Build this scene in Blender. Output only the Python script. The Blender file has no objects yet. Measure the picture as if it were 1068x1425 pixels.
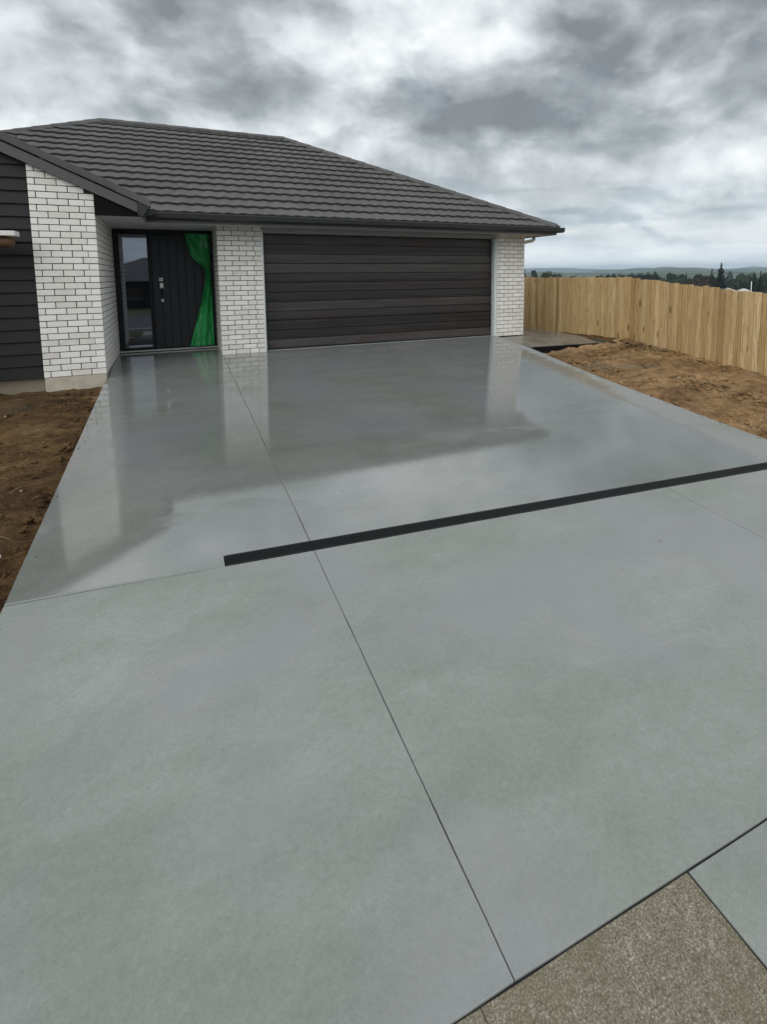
import bpy, bmesh, math, random
from mathutils import Vector, Matrix, noise

random.seed(7)
SC = bpy.context.scene
COL = SC.collection
R = math.radians

# ------------------------------------------------------------------ camera
CAM = Vector((-1.48, -9.4796, 1.351))
YAW, PITCH, ROLL = 0.4295, 0.1117, 0.0085
FPX, PPX, PPY, IW, IH = 717.7, 569.9, 463.8, 1068.0, 1425.0
fw = Vector((math.sin(YAW) * math.cos(PITCH), math.cos(YAW) * math.cos(PITCH), -math.sin(PITCH)))
rt = Vector((math.cos(YAW), -math.sin(YAW), 0.0))
dn = fw.cross(rt)
rt2 = math.cos(ROLL) * rt + math.sin(ROLL) * dn
dn2 = -math.sin(ROLL) * rt + math.cos(ROLL) * dn
cam_data = bpy.data.cameras.new("camera")
cam = bpy.data.objects.new("camera", cam_data)
COL.objects.link(cam)
up = -dn2
bk = -fw
cam.matrix_world = Matrix(((rt2.x, up.x, bk.x, CAM.x), (rt2.y, up.y, bk.y, CAM.y), (rt2.z, up.z, bk.z, CAM.z), (0, 0, 0, 1)))
cam_data.sensor_fit = 'VERTICAL'
cam_data.sensor_height = 36.0
cam_data.sensor_width = 27.0
cam_data.lens = FPX / IH * 36.0
cam_data.shift_x = (IW / 2 - PPX) / IH
cam_data.shift_y = (PPY - IH / 2) / IH
cam_data.clip_start = 0.05
cam_data.clip_end = 30000
SC.camera = cam


def at(u, v, depth):
    """a place in the world seen towards (u, v) at a depth in metres; used only for far background placement"""
    d = fw + rt2 * ((u - PPX) / FPX) + dn2 * ((v - PPY) / FPX)
    return CAM + d * depth


# ------------------------------------------------------------------ node helper
class NT:
    def __init__(self, tree):
        self.t = tree
        self.n = tree.nodes
        self.l = tree.links

    def new(self, kind, **kw):
        nd = self.n.new(kind)
        for k, v in kw.items():
            setattr(nd, k, v)
        return nd

    def set(self, sock, val):
        if hasattr(val, 'is_output') or isinstance(val, bpy.types.NodeSocket):
            self.l.new(val, sock)
        else:
            if isinstance(val, (tuple, list)) and len(val) == 3 and sock.type == 'RGBA':
                val = (*val, 1.0)
            sock.default_value = val

    def math(self, op, a, b=None, c=None, clamp=False):
        nd = self.new('ShaderNodeMath', operation=op, use_clamp=clamp)
        self.set(nd.inputs[0], a)
        if b is not None:
            self.set(nd.inputs[1], b)
        if c is not None:
            self.set(nd.inputs[2], c)
        return nd.outputs[0]

    def vmath(self, op, a, b=None):
        nd = self.new('ShaderNodeVectorMath', operation=op)
        self.set(nd.inputs[0], a)
        if b is not None:
            self.set(nd.inputs[1], b)
        return nd.outputs['Value'] if op in ('DOT_PRODUCT', 'LENGTH') else nd.outputs[0]

    def mix(self, f, a, b, blend='MIX'):
        nd = self.new('ShaderNodeMix', data_type='RGBA', blend_type=blend)
        self.set(nd.inputs[0], f)
        self.set(nd.inputs[6], a)
        self.set(nd.inputs[7], b)
        return nd.outputs[2]

    def fmix(self, f, a, b):
        nd = self.new('ShaderNodeMix', data_type='FLOAT')
        self.set(nd.inputs[0], f)
        self.set(nd.inputs[2], a)
        self.set(nd.inputs[3], b)
        return nd.outputs[0]

    def ramp(self, f, stops, interp='LINEAR'):
        nd = self.new('ShaderNodeValToRGB')
        cr = nd.color_ramp
        cr.interpolation = interp
        while len(cr.elements) < len(stops):
            cr.elements.new(0.5)
        for e, (p, c) in zip(cr.elements, stops):
            e.position = p
            e.color = (c, c, c, 1) if isinstance(c, (int, float)) else (*c, 1)
        self.set(nd.inputs[0], f)
        return nd.outputs[0]

    def smooth(self, x, a, b, lo=0.0, hi=1.0):
        nd = self.new('ShaderNodeMapRange', interpolation_type='SMOOTHSTEP')
        self.set(nd.inputs[0], x)
        self.set(nd.inputs[1], a)
        self.set(nd.inputs[2], b)
        self.set(nd.inputs[3], lo)
        self.set(nd.inputs[4], hi)
        return nd.outputs[0]

    def noise(self, vec, scale, detail=4.0, rough=0.55, dist=0.0, out=0):
        nd = self.new('ShaderNodeTexNoise')
        if vec is not None:
            self.set(nd.inputs['Vector'], vec)
        nd.inputs['Scale'].default_value = scale
        nd.inputs['Detail'].default_value = detail
        nd.inputs['Roughness'].default_value = rough
        nd.inputs['Distortion'].default_value = dist
        return nd.outputs[out]

    def mapping(self, vec, loc=(0, 0, 0), scale=(1, 1, 1), rot=(0, 0, 0)):
        nd = self.new('ShaderNodeMapping')
        self.set(nd.inputs[0], vec)
        nd.inputs[1].default_value = loc
        nd.inputs[2].default_value = rot
        nd.inputs[3].default_value = scale
        return nd.outputs[0]

    def sep(self, vec):
        nd = self.new('ShaderNodeSeparateXYZ')
        self.set(nd.inputs[0], vec)
        return nd.outputs

    def comb(self, x, y, z):
        nd = self.new('ShaderNodeCombineXYZ')
        for i, v in enumerate((x, y, z)):
            self.set(nd.inputs[i], v)
        return nd.outputs[0]


# ------------------------------------------------------------------ world: overcast sky with broken cloud
SUN_EL, SUN_AZ = R(42), R(222)     # azimuth clockwise from +Y: behind the camera
world = bpy.data.worlds.new("World")
SC.world = world
world.use_nodes = True
world.cycles.sampling_method = 'MANUAL'
world.cycles.sample_map_resolution = 256
W = NT(world.node_tree)
W.n.clear()
wout = W.new('ShaderNodeOutputWorld')
bg = W.new('ShaderNodeBackground')
bg.inputs[1].default_value = 0.10
sky = W.new('ShaderNodeTexSky', sky_type='NISHITA')
sky.sun_disc = False
sky.sun_elevation = SUN_EL
sky.sun_rotation = SUN_AZ
sky.dust_density = 2.0
d = W.new('ShaderNodeTexCoord').outputs['Generated']
sx, sy, sz = W.sep(d)
zc = W.math('ADD', W.math('MAXIMUM', sz, 0.0), 0.95)
P = W.comb(W.math('DIVIDE', sx, zc), W.math('DIVIDE', sy, zc), W.math('MULTIPLY', sz, 0.85))
warp = W.noise(P, 5.0, 4, 0.55, 0, 1)
P2 = W.vmath('ADD', P, W.vmath('MULTIPLY', W.vmath('SUBTRACT', warp, (0.5, 0.5, 0.5)), (0.09, 0.09, 0.09)))
big = W.noise(W.mapping(P2, loc=(3.1, 7.4, 0)), 2.6, 3, 0.5)
mid = W.noise(W.mapping(P2, loc=(1.7, 2.2, 0)), 6.5, 6, 0.50)
midu = W.noise(W.mapping(P2, loc=(1.7, 2.2, -0.035)), 6.5, 6, 0.50)
bigu = W.noise(W.mapping(P2, loc=(3.1, 7.4, -0.07)), 2.6, 3, 0.5)
relief = W.math('ADD', W.math('MULTIPLY', W.math('SUBTRACT', mid, midu), 1.0), W.math('MULTIPLY', W.math('SUBTRACT', big, bigu), 1.1))
fine = W.noise(W.mapping(P2, loc=(5.0, 9.0, 2.0)), 20.0, 4, 0.55)
# shaded undersides of the individual cloud banks (centres are directions in the sky)
CLOUD_BANKS = []


def bank(u, v, ru, rv, amt):
    CLOUD_BANKS.append(((at(u, v, 1.0) - CAM).normalized(), ru, rv, amt))


bank(480, -15, 0.45, 0.075, 0.26)
bank(960, 0, 0.30, 0.085, 0.30)
bank(700, 165, 0.24, 0.060, 0.22)
bank(440, 135, 0.12, 0.04, 0.14)
bank(90, 60, 0.14, 0.05, 0.10)
bank(330, 95, 0.08, 0.04, 0.10)
bank(1000, 275, 0.22, 0.022, 0.22)
bank(800, 330, 0.24, 0.016, 0.20)
bank(560, 90, 0.12, 0.03, -0.16)
bank(220, 75, 0.07, 0.035, -0.26)
bank(120, 120, 0.06, 0.03, -0.20)
bank(500, 210, 0.20, 0.04, -0.20)
bank(1030, 185, 0.08, 0.035, -0.16)
bank(880, 100, 0.22, 0.035, -0.22)
bank(820, 235, 0.25, 0.03, -0.14)
dw = W.vmath('ADD', d, W.vmath('MULTIPLY', W.vmath('SUBTRACT', W.noise(P, 4.5, 5, 0.6, 0, 1), (0.5, 0.5, 0.5)), (0.26, 0.26, 0.22)))
shade = None
for dirv, ru, rv, amt in CLOUD_BANKS:
    hx = Vector((dirv.y, -dirv.x, 0)).normalized()
    hz = hx.cross(dirv).normalized()
    a = W.math('DIVIDE', W.math('SUBTRACT', W.vmath('DOT_PRODUCT', dw, tuple(hx)), hx.dot(dirv)), ru)
    b = W.math('DIVIDE', W.math('SUBTRACT', W.vmath('DOT_PRODUCT', dw, tuple(hz)), hz.dot(dirv)), rv)
    front = W.math('GREATER_THAN', W.vmath('DOT_PRODUCT', d, tuple(dirv)), 0.0)
    g = W.math('EXPONENT', W.math('MULTIPLY', W.math('ADD', W.math('MULTIPLY', a, a), W.math('MULTIPLY', b, b)), -1.0))
    g = W.math('MULTIPLY', W.math('MULTIPLY', g, amt), front)
    shade = g if shade is None else W.math('ADD', shade, g)
t = W.math('ADD', W.math('MULTIPLY', big, 0.80), W.math('MULTIPLY', mid, 0.70))
t = W.math('ADD', W.math('ADD', t, relief), W.math('MULTIPLY', fine, 0.15))
t = W.math('SUBTRACT', W.math('MULTIPLY_ADD', t, 1.45, -0.76), shade)
t = W.math('MULTIPLY_ADD', t, 0.86, 0.125)
cloud = W.ramp(t, [(0.0, (0.19, 0.212, 0.226)), (0.25, (0.325, 0.357, 0.375)), (0.5, (0.54, 0.58, 0.605)), (0.72, (0.73, 0.76, 0.775)), (1.0, (0.93, 0.94, 0.93))])
# low sky: thin bright layer
low = W.smooth(sz, 0.02, 0.26, 1.0, 0.0)
streak = W.noise(W.mapping(d, scale=(2.6, 2.6, 22.0)), 1.6, 5, 0.55, 0.5)
lowc = W.ramp(W.math('SUBTRACT', streak, W.math('MULTIPLY', shade, 1.0)), [(0.30, (0.46, 0.545, 0.60)), (0.45, (0.70, 0.755, 0.775)), (0.60, (0.86, 0.885, 0.875))])
glowc = W.vmath('SCALE', lowc)
W.set(glowc.node.inputs['Scale'], W.smooth(sz, 0.0, 0.07, 1.55, 1.0))
cloud = W.mix(W.math('MULTIPLY', low, 0.8), cloud, glowc)
puff = W.noise(W.mapping(P2, loc=(2.0, 4.0, 1.0)), 15.0, 4, 0.52)
cl10 = W.vmath('SCALE', cloud)
W.set(cl10.node.inputs['Scale'], W.fmix(puff, 8.6, 11.0))
cover = W.smooth(mid, 0.30, 0.42, 0.90, 1.0)
final = W.mix(cover, sky.outputs[0], cl10)
W.l.new(final, bg.inputs[0])
W.l.new(bg.outputs[0], wout.inputs[0])

# sun behind thick cloud
sun_d = bpy.data.lights.new("sun", 'SUN')
sun_d.energy = 1.25
sun_d.angle = R(55)
sun_d.color = (1.0, 0.97, 0.93)
sun = bpy.data.objects.new("sun", sun_d)
COL.objects.link(sun)
sdir = Vector((math.sin(SUN_AZ) * math.cos(SUN_EL), math.cos(SUN_AZ) * math.cos(SUN_EL), math.sin(SUN_EL)))
sun.rotation_euler = (-sdir).to_track_quat('-Z', 'Y').to_euler()
sun.location = (0, 0, 40)

SC.view_settings.view_transform = 'Standard'
SC.view_settings.look = 'None'
SC.view_settings.exposure = 0.36
SC.view_settings.gamma = 1.0
SC.view_settings.use_curve_mapping = False
SC.cycles.use_denoising = True
SC.cycles.max_bounces = 6
SC.cycles.volume_bounces = 0
SC.cycles.caustics_reflective = False
SC.cycles.caustics_refractive = False


# ------------------------------------------------------------------ material helper
def material(name):
    m = bpy.data.materials.new(name)
    m.use_nodes = True
    t = NT(m.node_tree)
    t.bsdf = t.n.get('Principled BSDF')
    t.out = t.n.get('Material Output')
    return m, t


def pos(t):
    return t.new('ShaderNodeNewGeometry').outputs['Position']


def objc(t):
    return t.new('ShaderNodeTexCoord').outputs['Object']


def orand(t):
    return t.new('ShaderNodeObjectInfo').outputs['Random']


def bump(t, h, strength, dist):
    b = t.new('ShaderNodeBump')
    b.inputs['Strength'].default_value = strength
    b.inputs['Distance'].default_value = dist
    t.set(b.inputs['Height'], h)
    t.l.new(b.outputs[0], t.bsdf.inputs['Normal'])
    return b


def bs(t, **kw):
    names = {'color': 'Base Color', 'rough': 'Roughness', 'metal': 'Metallic', 'spec': 'Specular IOR Level', 'coat': 'Coat Weight', 'coat_rough': 'Coat Roughness', 'trans': 'Transmission Weight', 'ior': 'IOR'}
    for k, v in kw.items():
        t.set(t.bsdf.inputs[names[k]], v)


def simple(name, color, rough=0.5, var=0.12, scale=8.0, metal=0.0, bmp=0.0, bscale=60.0, spec=0.5, rnd=0.0):
    m, t = material(name)
    p = pos(t)
    n = t.noise(p, scale, 5, 0.6)
    k = t.fmix(n, 1.0 - var * 1.6, 1.0 + var * 1.6)
    if rnd:
        k = t.math('MULTIPLY', k, t.fmix(orand(t), 1 - rnd, 1 + rnd))
    c = t.vmath('SCALE', tuple(color))
    t.set(c.node.inputs['Scale'], k)
    bs(t, color=c, rough=t.math('ADD', rough - 0.05, t.math('MULTIPLY', n, 0.1)), metal=metal, spec=spec)
    if bmp:
        bump(t, t.noise(p, bscale, 4, 0.6), bmp, 0.01)
    return m


MAT = {}


def mat_concrete():
    m, t = material('driveway_concrete')
    p = pos(t)
    x, y, z = t.sep(p)
    n0 = t.noise(p, 0.55, 4, 0.55, 0.4)
    n1 = t.noise(t.mapping(p, rot=(0, 0, 0.5), scale=(1.0, 2.2, 1)), 1.5, 5, 0.6, 0.6)
    n2 = t.noise(p, 9.0, 5, 0.65)
    n3 = t.noise(p, 140.0, 3, 0.7)
    tone = t.math('ADD', t.math('MULTIPLY', n0, 0.40), t.math('MULTIPLY', n1, 0.34))
    tone = t.math('ADD', tone, t.math('MULTIPLY', n2, 0.14))
    tone = t.math('ADD', tone, t.math('MULTIPLY_ADD', n3, 0.32, -0.08))
    n4 = t.noise(p, 42.0, 4, 0.7)
    tone = t.math('ADD', tone, t.math('MULTIPLY_ADD', n4, 0.26, -0.17))
    dry = t.ramp(tone, [(0.35, (0.198, 0.217, 0.196)), (0.50, (0.254, 0.274, 0.252)), (0.65, (0.325, 0.340, 0.322))])
    hue = t.noise(t.mapping(p, loc=(9, 3, 0)), 0.9, 3, 0.5)
    dry = t.mix(t.math('MULTIPLY', t.smooth(hue, 0.42, 0.62), 0.55), dry, (0.270, 0.273, 0.292))
    # dark specks and small stains
    v = t.new('ShaderNodeTexVoronoi', feature='F1')
    t.set(v.inputs['Vector'], p)
    v.inputs['Scale'].default_value = 3.4
    v.inputs['Randomness'].default_value = 1.0
    speck = t.smooth(t.math('ADD', v.outputs['Distance'], t.math('MULTIPLY', n4, 0.06)), 0.055, 0.085, 1.0, 0.0)
    keep = t.math('GREATER_THAN', t.sep(v.outputs['Color'])[0], 0.72)
    dry = t.mix(t.math('MULTIPLY', t.math('MULTIPLY', speck, keep), 0.6), dry, (0.12, 0.12, 0.11))
    # wet zone: upstream of the drain line, leaving a damp matt strip by the right-hand edge
    edge = t.math('ADD', t.math('MULTIPLY', x, 0.0894), 6.405)
    up_ = t.math('ADD', y, edge)                       # metres above the drain line
    wob = t.noise(t.mapping(p, scale=(1.0, 1.8, 1)), 1.6, 5, 0.6, 0.5)
    wet_y = t.smooth(up_, 0.0, 0.02)
    strip = t.smooth(y, -3.2, -5.2, 0.0, 0.34)
    xr = t.math('SUBTRACT', t.math('ADD', t.math('MULTIPLY_ADD', y, 0.14, 5.13), t.math('MULTIPLY', wob, -0.36)), strip)
    wet_x = t.smooth(t.math('SUBTRACT', xr, x), 0.0, 0.22)
    wet = t.math('MULTIPLY', wet_y, wet_x)
    film = t.noise(t.mapping(p, loc=(4.0, 1.0, 0), scale=(0.8, 1.6, 1)), 0.9, 8, 0.62, 0.7)
    pool = t.math('MULTIPLY', wet, t.smooth(film, 0.385, 0.43))
    wetcol = t.vmath('SCALE', dry)
    wetcol.node.inputs['Scale'].default_value = 0.74
    col = t.mix(wet, dry, wetcol)
    rough_dry = t.math('ADD', 0.30, t.math('MULTIPLY', n1, 0.20))
    rough_wet = t.fmix(pool, t.math('ADD', 0.10, t.math('MULTIPLY', n1, 0.12)), t.math('ADD', 0.035, t.math('MULTIPLY', n2, 0.06)))
    bs(t, color=col, rough=t.fmix(wet, rough_dry, rough_wet), spec=t.fmix(wet, 0.45, 0.60), ior=t.fmix(wet, 1.45, 2.05))
    h = t.math('ADD', t.math('MULTIPLY', n3, 0.5), t.math('MULTIPLY', n2, 0.6))
    b = bump(t, h, 0.12, 0.004)
    t.set(b.inputs['Strength'], t.fmix(wet, 0.16, t.fmix(pool, 0.07, 0.025)))
    return m


def mat_path():
    m, t = material('wet_path_concrete')
    p = pos(t)
    n = t.noise(p, 2.0, 6, 0.6, 0.4)
    c = t.ramp(n, [(0.3, (0.10, 0.10, 0.085)), (0.6, (0.19, 0.18, 0.155))])
    bs(t, color=c, rough=t.fmix(n, 0.10, 0.4), spec=0.55)
    bump(t, t.noise(p, 60, 4), 0.1, 0.004)
    return m


def mat_old_path():
    m, t = material('old_footpath_concrete')
    p = pos(t)
    n = t.noise(p, 3.0, 6, 0.65, 0.3)
    g = t.noise(p, 170.0, 2, 0.7)
    g2 = t.noise(p, 26.0, 5, 0.7)
    k = t.math('ADD', t.math('MULTIPLY', g, 0.72), t.math('MULTIPLY', g2, 0.28))
    c = t.ramp(k, [(0.38, (0.115, 0.098, 0.067)), (0.47, (0.180, 0.158, 0.112)), (0.55, (0.24, 0.214, 0.160)), (0.64, (0.40, 0.37, 0.31))])
    c = t.mix(t.smooth(n, 0.46, 0.64, 0.0, 0.45), c, (0.135, 0.125, 0.075))
    c = t.mix(t.smooth(t.noise(t.mapping(p, loc=(7, 2, 0)), 5.0, 5, 0.6), 0.50, 0.68, 0.0, 0.45), c, (0.17, 0.130, 0.078))
    c = t.mix(t.smooth(t.noise(t.mapping(p, loc=(1, 6, 0)), 300.0, 1, 0.5), 0.62, 0.70, 0.0, 0.6), c, (0.03, 0.026, 0.02))
    c = t.mix(t.smooth(t.noise(t.mapping(p, loc=(4, 2, 0)), 180.0, 1, 0.5), 0.68, 0.74, 0.0, 0.4), c, (0.45, 0.42, 0.36))
    bs(t, color=c, rough=0.8, spec=0.25)
    bump(t, k, 0.6, 0.006)
    return m


def mat_soil(name, dark, mid, light, pale):
    m, t = material(name)
    p = pos(t)
    a = t.noise(t.mapping(p, rot=(0, 0, 0.35), scale=(0.7, 1.6, 1)), 1.3, 6, 0.62, 0.7)
    b = t.noise(p, 7.0, 6, 0.7)
    c = t.noise(p, 40.0, 5, 0.78)
    k = t.math('ADD', t.math('MULTIPLY', a, 0.44), t.math('MULTIPLY', b, 0.30))
    k = t.math('ADD', k, t.math('MULTIPLY', c, 0.26))
    col = t.ramp(k, [(0.38, dark), (0.47, mid), (0.56, light), (0.66, pale)])
    grey = t.smooth(t.noise(t.mapping(p, loc=(3, 8, 0)), 1.1, 4, 0.5), 0.54, 0.68, 0.0, 0.4)
    col = t.mix(grey, col, (mid[0] * 0.75, mid[0] * 0.72, mid[0] * 0.5))
    fl = t.noise(t.mapping(p, rot=(0, 0, 0.9), scale=(1, 2.4, 1)), 48.0, 3, 0.6)
    col = t.mix(t.smooth(fl, 0.60, 0.68, 0.0, 0.65), col, pale)
    bs(t, color=col, rough=0.9, spec=0.2)
    bump(t, t.math('ADD', b, t.math('MULTIPLY', c, 0.9)), 1.0, 0.03)
    return m


def mat_brick():
    m, t = material('white_brick')
    p = pos(t)
    n = t.noise(p, 14.0, 5, 0.6)
    f = t.noise(p, 160.0, 3, 0.7)
    r = orand(t)
    c = t.ramp(t.math('ADD', t.math('MULTIPLY', n, 0.5), t.math('MULTIPLY', r, 0.5)), [(0.15, (0.66, 0.635, 0.59)), (0.45, (0.79, 0.765, 0.725)), (0.8, (0.86, 0.845, 0.815))])
    c = t.mix(t.smooth(f, 0.60, 0.74, 0.0, 0.22), c, (0.35, 0.33, 0.30))
    bs(t, color=c, rough=0.62, spec=0.35)
    bump(t, t.math('ADD', t.math('MULTIPLY', n, 0.6), t.math('MULTIPLY', f, 0.5)), 0.35, 0.004)
    return m


def mat_tile():
    m, t = material('charcoal_chip_tile')
    p = pos(t)
    f = t.noise(p, 210.0, 2, 0.8)
    n = t.noise(p, 1.1, 5, 0.6)
    n2 = t.noise(p, 12.0, 4, 0.6)
    k = t.math('ADD', t.math('MULTIPLY', f, 0.55), t.math('MULTIPLY', n, 0.3))
    k = t.math('ADD', k, t.math('MULTIPLY', n2, 0.15))
    k = t.math('ADD', k, t.math('MULTIPLY', t.math('SUBTRACT', orand(t), 0.5), 0.06))
    c = t.ramp(k, [(0.30, (0.054, 0.052, 0.052)), (0.50, (0.098, 0.095, 0.094)), (0.72, (0.165, 0.160, 0.158))])
    bs(t, color=c, rough=0.78, spec=0.35)
    bump(t, f, 0.5, 0.004)
    return m


def mat_wood_door():
    m, t = material('dark_woodgrain_door')
    p = pos(t)
    g = t.noise(t.mapping(p, scale=(0.35, 1, 9)), 3.2, 7, 0.65, 0.4)
    g2 = t.noise(t.mapping(p, scale=(0.9, 1, 70)), 2.0, 4, 0.6)
    k = t.math('ADD', t.math('MULTIPLY', g, 0.6), t.math('MULTIPLY', g2, 0.25))
    k = t.math('ADD', k, t.math('MULTIPLY_ADD', orand(t), 0.30, -0.07))
    c = t.ramp(k, [(0.32, (0.012, 0.0100, 0.0095)), (0.5, (0.030, 0.0255, 0.0245)), (0.66, (0.066, 0.059, 0.056))])
    red = t.noise(t.mapping(p, scale=(0.5, 1, 2.5)), 1.7, 4, 0.5)
    c = t.mix(t.smooth(red, 0.54, 0.7, 0.0, 0.5), c, (0.045, 0.022, 0.020))
    bs(t, color=c, rough=0.42, spec=0.45)
    bump(t, g2, 0.2, 0.003)
    return m


def mat_paling():
    m, t = material('pine_paling')
    o = objc(t)
    r = orand(t)
    sh = t.comb(t.math('MULTIPLY', r, 37.0), t.math('MULTIPLY', r, 91.0), t.math('MULTIPLY', r, 13.0))
    o2 = t.vmath('ADD', o, sh)
    g = t.noise(t.mapping(o2, scale=(14, 14, 0.9)), 2.4, 6, 0.6, 0.8)
    k = t.noise(t.mapping(o2, scale=(2.5, 2.5, 1.2)), 1.6, 4, 0.6)
    r2 = t.math('FRACT', t.math('MULTIPLY', r, 7.31))
    base = t.ramp(r2, [(0.0, (0.33, 0.205, 0.085)), (0.2, (0.52, 0.355, 0.165)), (0.6, (0.64, 0.46, 0.235)), (0.85, (0.74, 0.57, 0.33)), (1.0, (0.42, 0.275, 0.125))])
    c = t.mix(t.smooth(g, 0.44, 0.62, 0.0, 0.62), base, (0.33, 0.185, 0.065), 'MIX')
    st = t.noise(t.mapping(o2, scale=(30, 30, 0.35)), 2.0, 3, 0.6)
    c = t.mix(t.smooth(st, 0.50, 0.64, 0.0, 0.5), c, (0.62, 0.47, 0.27))
    c = t.mix(t.smooth(k, 0.52, 0.72, 0.0, 0.45), c, (0.50, 0.36, 0.19))
    v = t.new('ShaderNodeTexVoronoi', feature='F1')
    t.set(v.inputs['Vector'], t.mapping(o2, scale=(5.0, 5.0, 1.6)))
    v.inputs['Scale'].default_value = 1.0
    knot = t.smooth(v.outputs['Distance'], 0.10, 0.16, 0.75, 0.0)
    c = t.mix(knot, c, (0.14, 0.065, 0.025))
    bs(t, color=c, rough=0.75, spec=0.25)
    bump(t, g, 0.35, 0.004)
    return m


def mat_leaf(name, a, b):
    m, t = material(name)
    p = pos(t)
    n = t.noise(p, 0.9, 3, 0.6)
    k = t.math('ADD', t.math('MULTIPLY', n, 0.7), t.math('MULTIPLY', orand(t), 0.3))
    bs(t, color=t.ramp(k, [(0.3, a), (0.7, b)]), rough=0.7, spec=0.2)
    return m


def mat_glass():
    m, t = material('window_glass')
    bs(t, color=(0.008, 0.010, 0.013), rough=0.015, spec=0.5, ior=2.8)
    t.set(t.bsdf.inputs['Specular Tint'], (0.80, 0.86, 1.0, 1))
    b = bump(t, t.noise(pos(t), 1.3, 2, 0.5), 0.02, 0.02)
    return m


MAT['concrete'] = mat_concrete()
MAT['path'] = mat_path()
MAT['old_path'] = mat_old_path()
MAT['soil_left'] = mat_soil('dark_brown_soil', (0.026, 0.014, 0.006), (0.078, 0.043, 0.017), (0.155, 0.093, 0.038), (0.28, 0.19, 0.095))
MAT['soil_right'] = mat_soil('clay_soil', (0.075, 0.041, 0.018), (0.215, 0.125, 0.055), (0.38, 0.24, 0.118), (0.56, 0.43, 0.27))
MAT['brick'] = mat_brick()
MAT['mortar'] = simple('dark_mortar', (0.030, 0.028, 0.027), 0.9, 0.15, 30)
MAT['tile'] = mat_tile()
MAT['wood_door'] = mat_wood_door()
MAT['paling'] = mat_paling()
MAT['glass'] = mat_glass()
MAT['rail'] = simple('pine_rail', (0.36, 0.22, 0.11), 0.8, 0.15, 6)
MAT['gutter'] = simple('dark_gutter_steel', (0.020, 0.020, 0.023), 0.35, 0.10, 5)
MAT['fascia'] = simple('charcoal_fascia', (0.13, 0.127, 0.132), 0.40, 0.08, 4)
MAT['barge'] = simple('charcoal_barge_board', (0.082, 0.078, 0.082), 0.5, 0.08, 4)
MAT['soffit'] = simple('grey_soffit_sheet', (0.60, 0.60, 0.61), 0.6, 0.05, 3)
MAT['trim'] = simple('grey_door_trim', (0.30, 0.31, 0.32), 0.45, 0.06, 4)
MAT['jamb'] = simple('pale_aluminium_jamb', (0.70, 0.74, 0.75), 0.45, 0.06, 5)
MAT['weatherboard'] = simple('dark_weatherboard', (0.0125, 0.0112, 0.0125), 0.55, 0.12, 3, spec=0.3, rnd=0.15)
MAT['black'] = simple('black_joinery', (0.006, 0.006, 0.007), 0.45, 0.08, 5, spec=0.25)
MAT['door_leaf'] = simple('charcoal_entry_door', (0.017, 0.019, 0.025), 0.5, 0.10, 6, rnd=0.12, spec=0.35)
MAT['dark_panel'] = simple('dark_eave_panel', (0.008, 0.007, 0.0065), 0.85, 0.1, 5, spec=0.1)
MAT['plaster'] = simple('cream_plaster_foundation', (0.46, 0.42, 0.34), 0.8, 0.25, 7, bmp=0.3)
MAT['foundation'] = simple('stained_concrete_foundation', (0.25, 0.215, 0.155), 0.85, 0.25, 5, bmp=0.3)
MAT['steel'] = simple('satin_steel', (0.62, 0.62, 0.61), 0.28, 0.05, 20, metal=0.9)
MAT['sill'] = simple('aluminium_sill', (0.60, 0.60, 0.58), 0.35, 0.05, 20, metal=0.5)
MAT['white_pvc'] = simple('white_plastic', (0.78, 0.78, 0.76), 0.4, 0.04, 10)
MAT['white_paint'] = simple('white_primed_timber', (0.72, 0.71, 0.68), 0.6, 0.08, 15)
MAT['brown_timber'] = simple('brown_stained_timber', (0.11, 0.052, 0.022), 0.65, 0.35, 18, bmp=0.3)
MAT['drain'] = simple('black_drain_grate', (0.009, 0.010, 0.011), 0.55, 0.2, 30, spec=0.3)
MAT['drain_pit'] = simple('drain_channel', (0.008, 0.008, 0.008), 0.8, 0.1, 10)
MAT['asphalt'] = simple('road_asphalt', (0.050, 0.050, 0.052), 0.75, 0.25, 12, bmp=0.5, bscale=120)
MAT['kerb'] = simple('kerb_concrete', (0.36, 0.35, 0.33), 0.75, 0.2, 8)
MAT['bark'] = simple('bark', (0.07, 0.05, 0.035), 0.9, 0.2, 6)
MAT['leaf_dark'] = mat_leaf('dark_foliage', (0.016, 0.026, 0.014), (0.040, 0.060, 0.028))
MAT['leaf_mid'] = mat_leaf('olive_foliage', (0.030, 0.042, 0.018), (0.075, 0.095, 0.040))
MAT['leaf_conifer'] = mat_leaf('conifer_foliage', (0.010, 0.018, 0.013), (0.026, 0.040, 0.026))
MAT['leaf_brown'] = mat_leaf('russet_foliage', (0.045, 0.028, 0.018), (0.090, 0.060, 0.036))
MAT['pale_roof'] = simple('pale_far_roof', (0.50, 0.49, 0.46), 0.6, 0.08, 1)
MAT['pale_wall'] = simple('pale_far_wall', (0.50, 0.46, 0.40), 0.7, 0.08, 1)
MAT['stone'] = simple('pale_clay_stone', (0.33, 0.25, 0.16), 0.9, 0.3, 30, bmp=0.5)
MAT['straw'] = simple('dry_straw', (0.26, 0.19, 0.09), 0.8, 0.2, 20)


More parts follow.
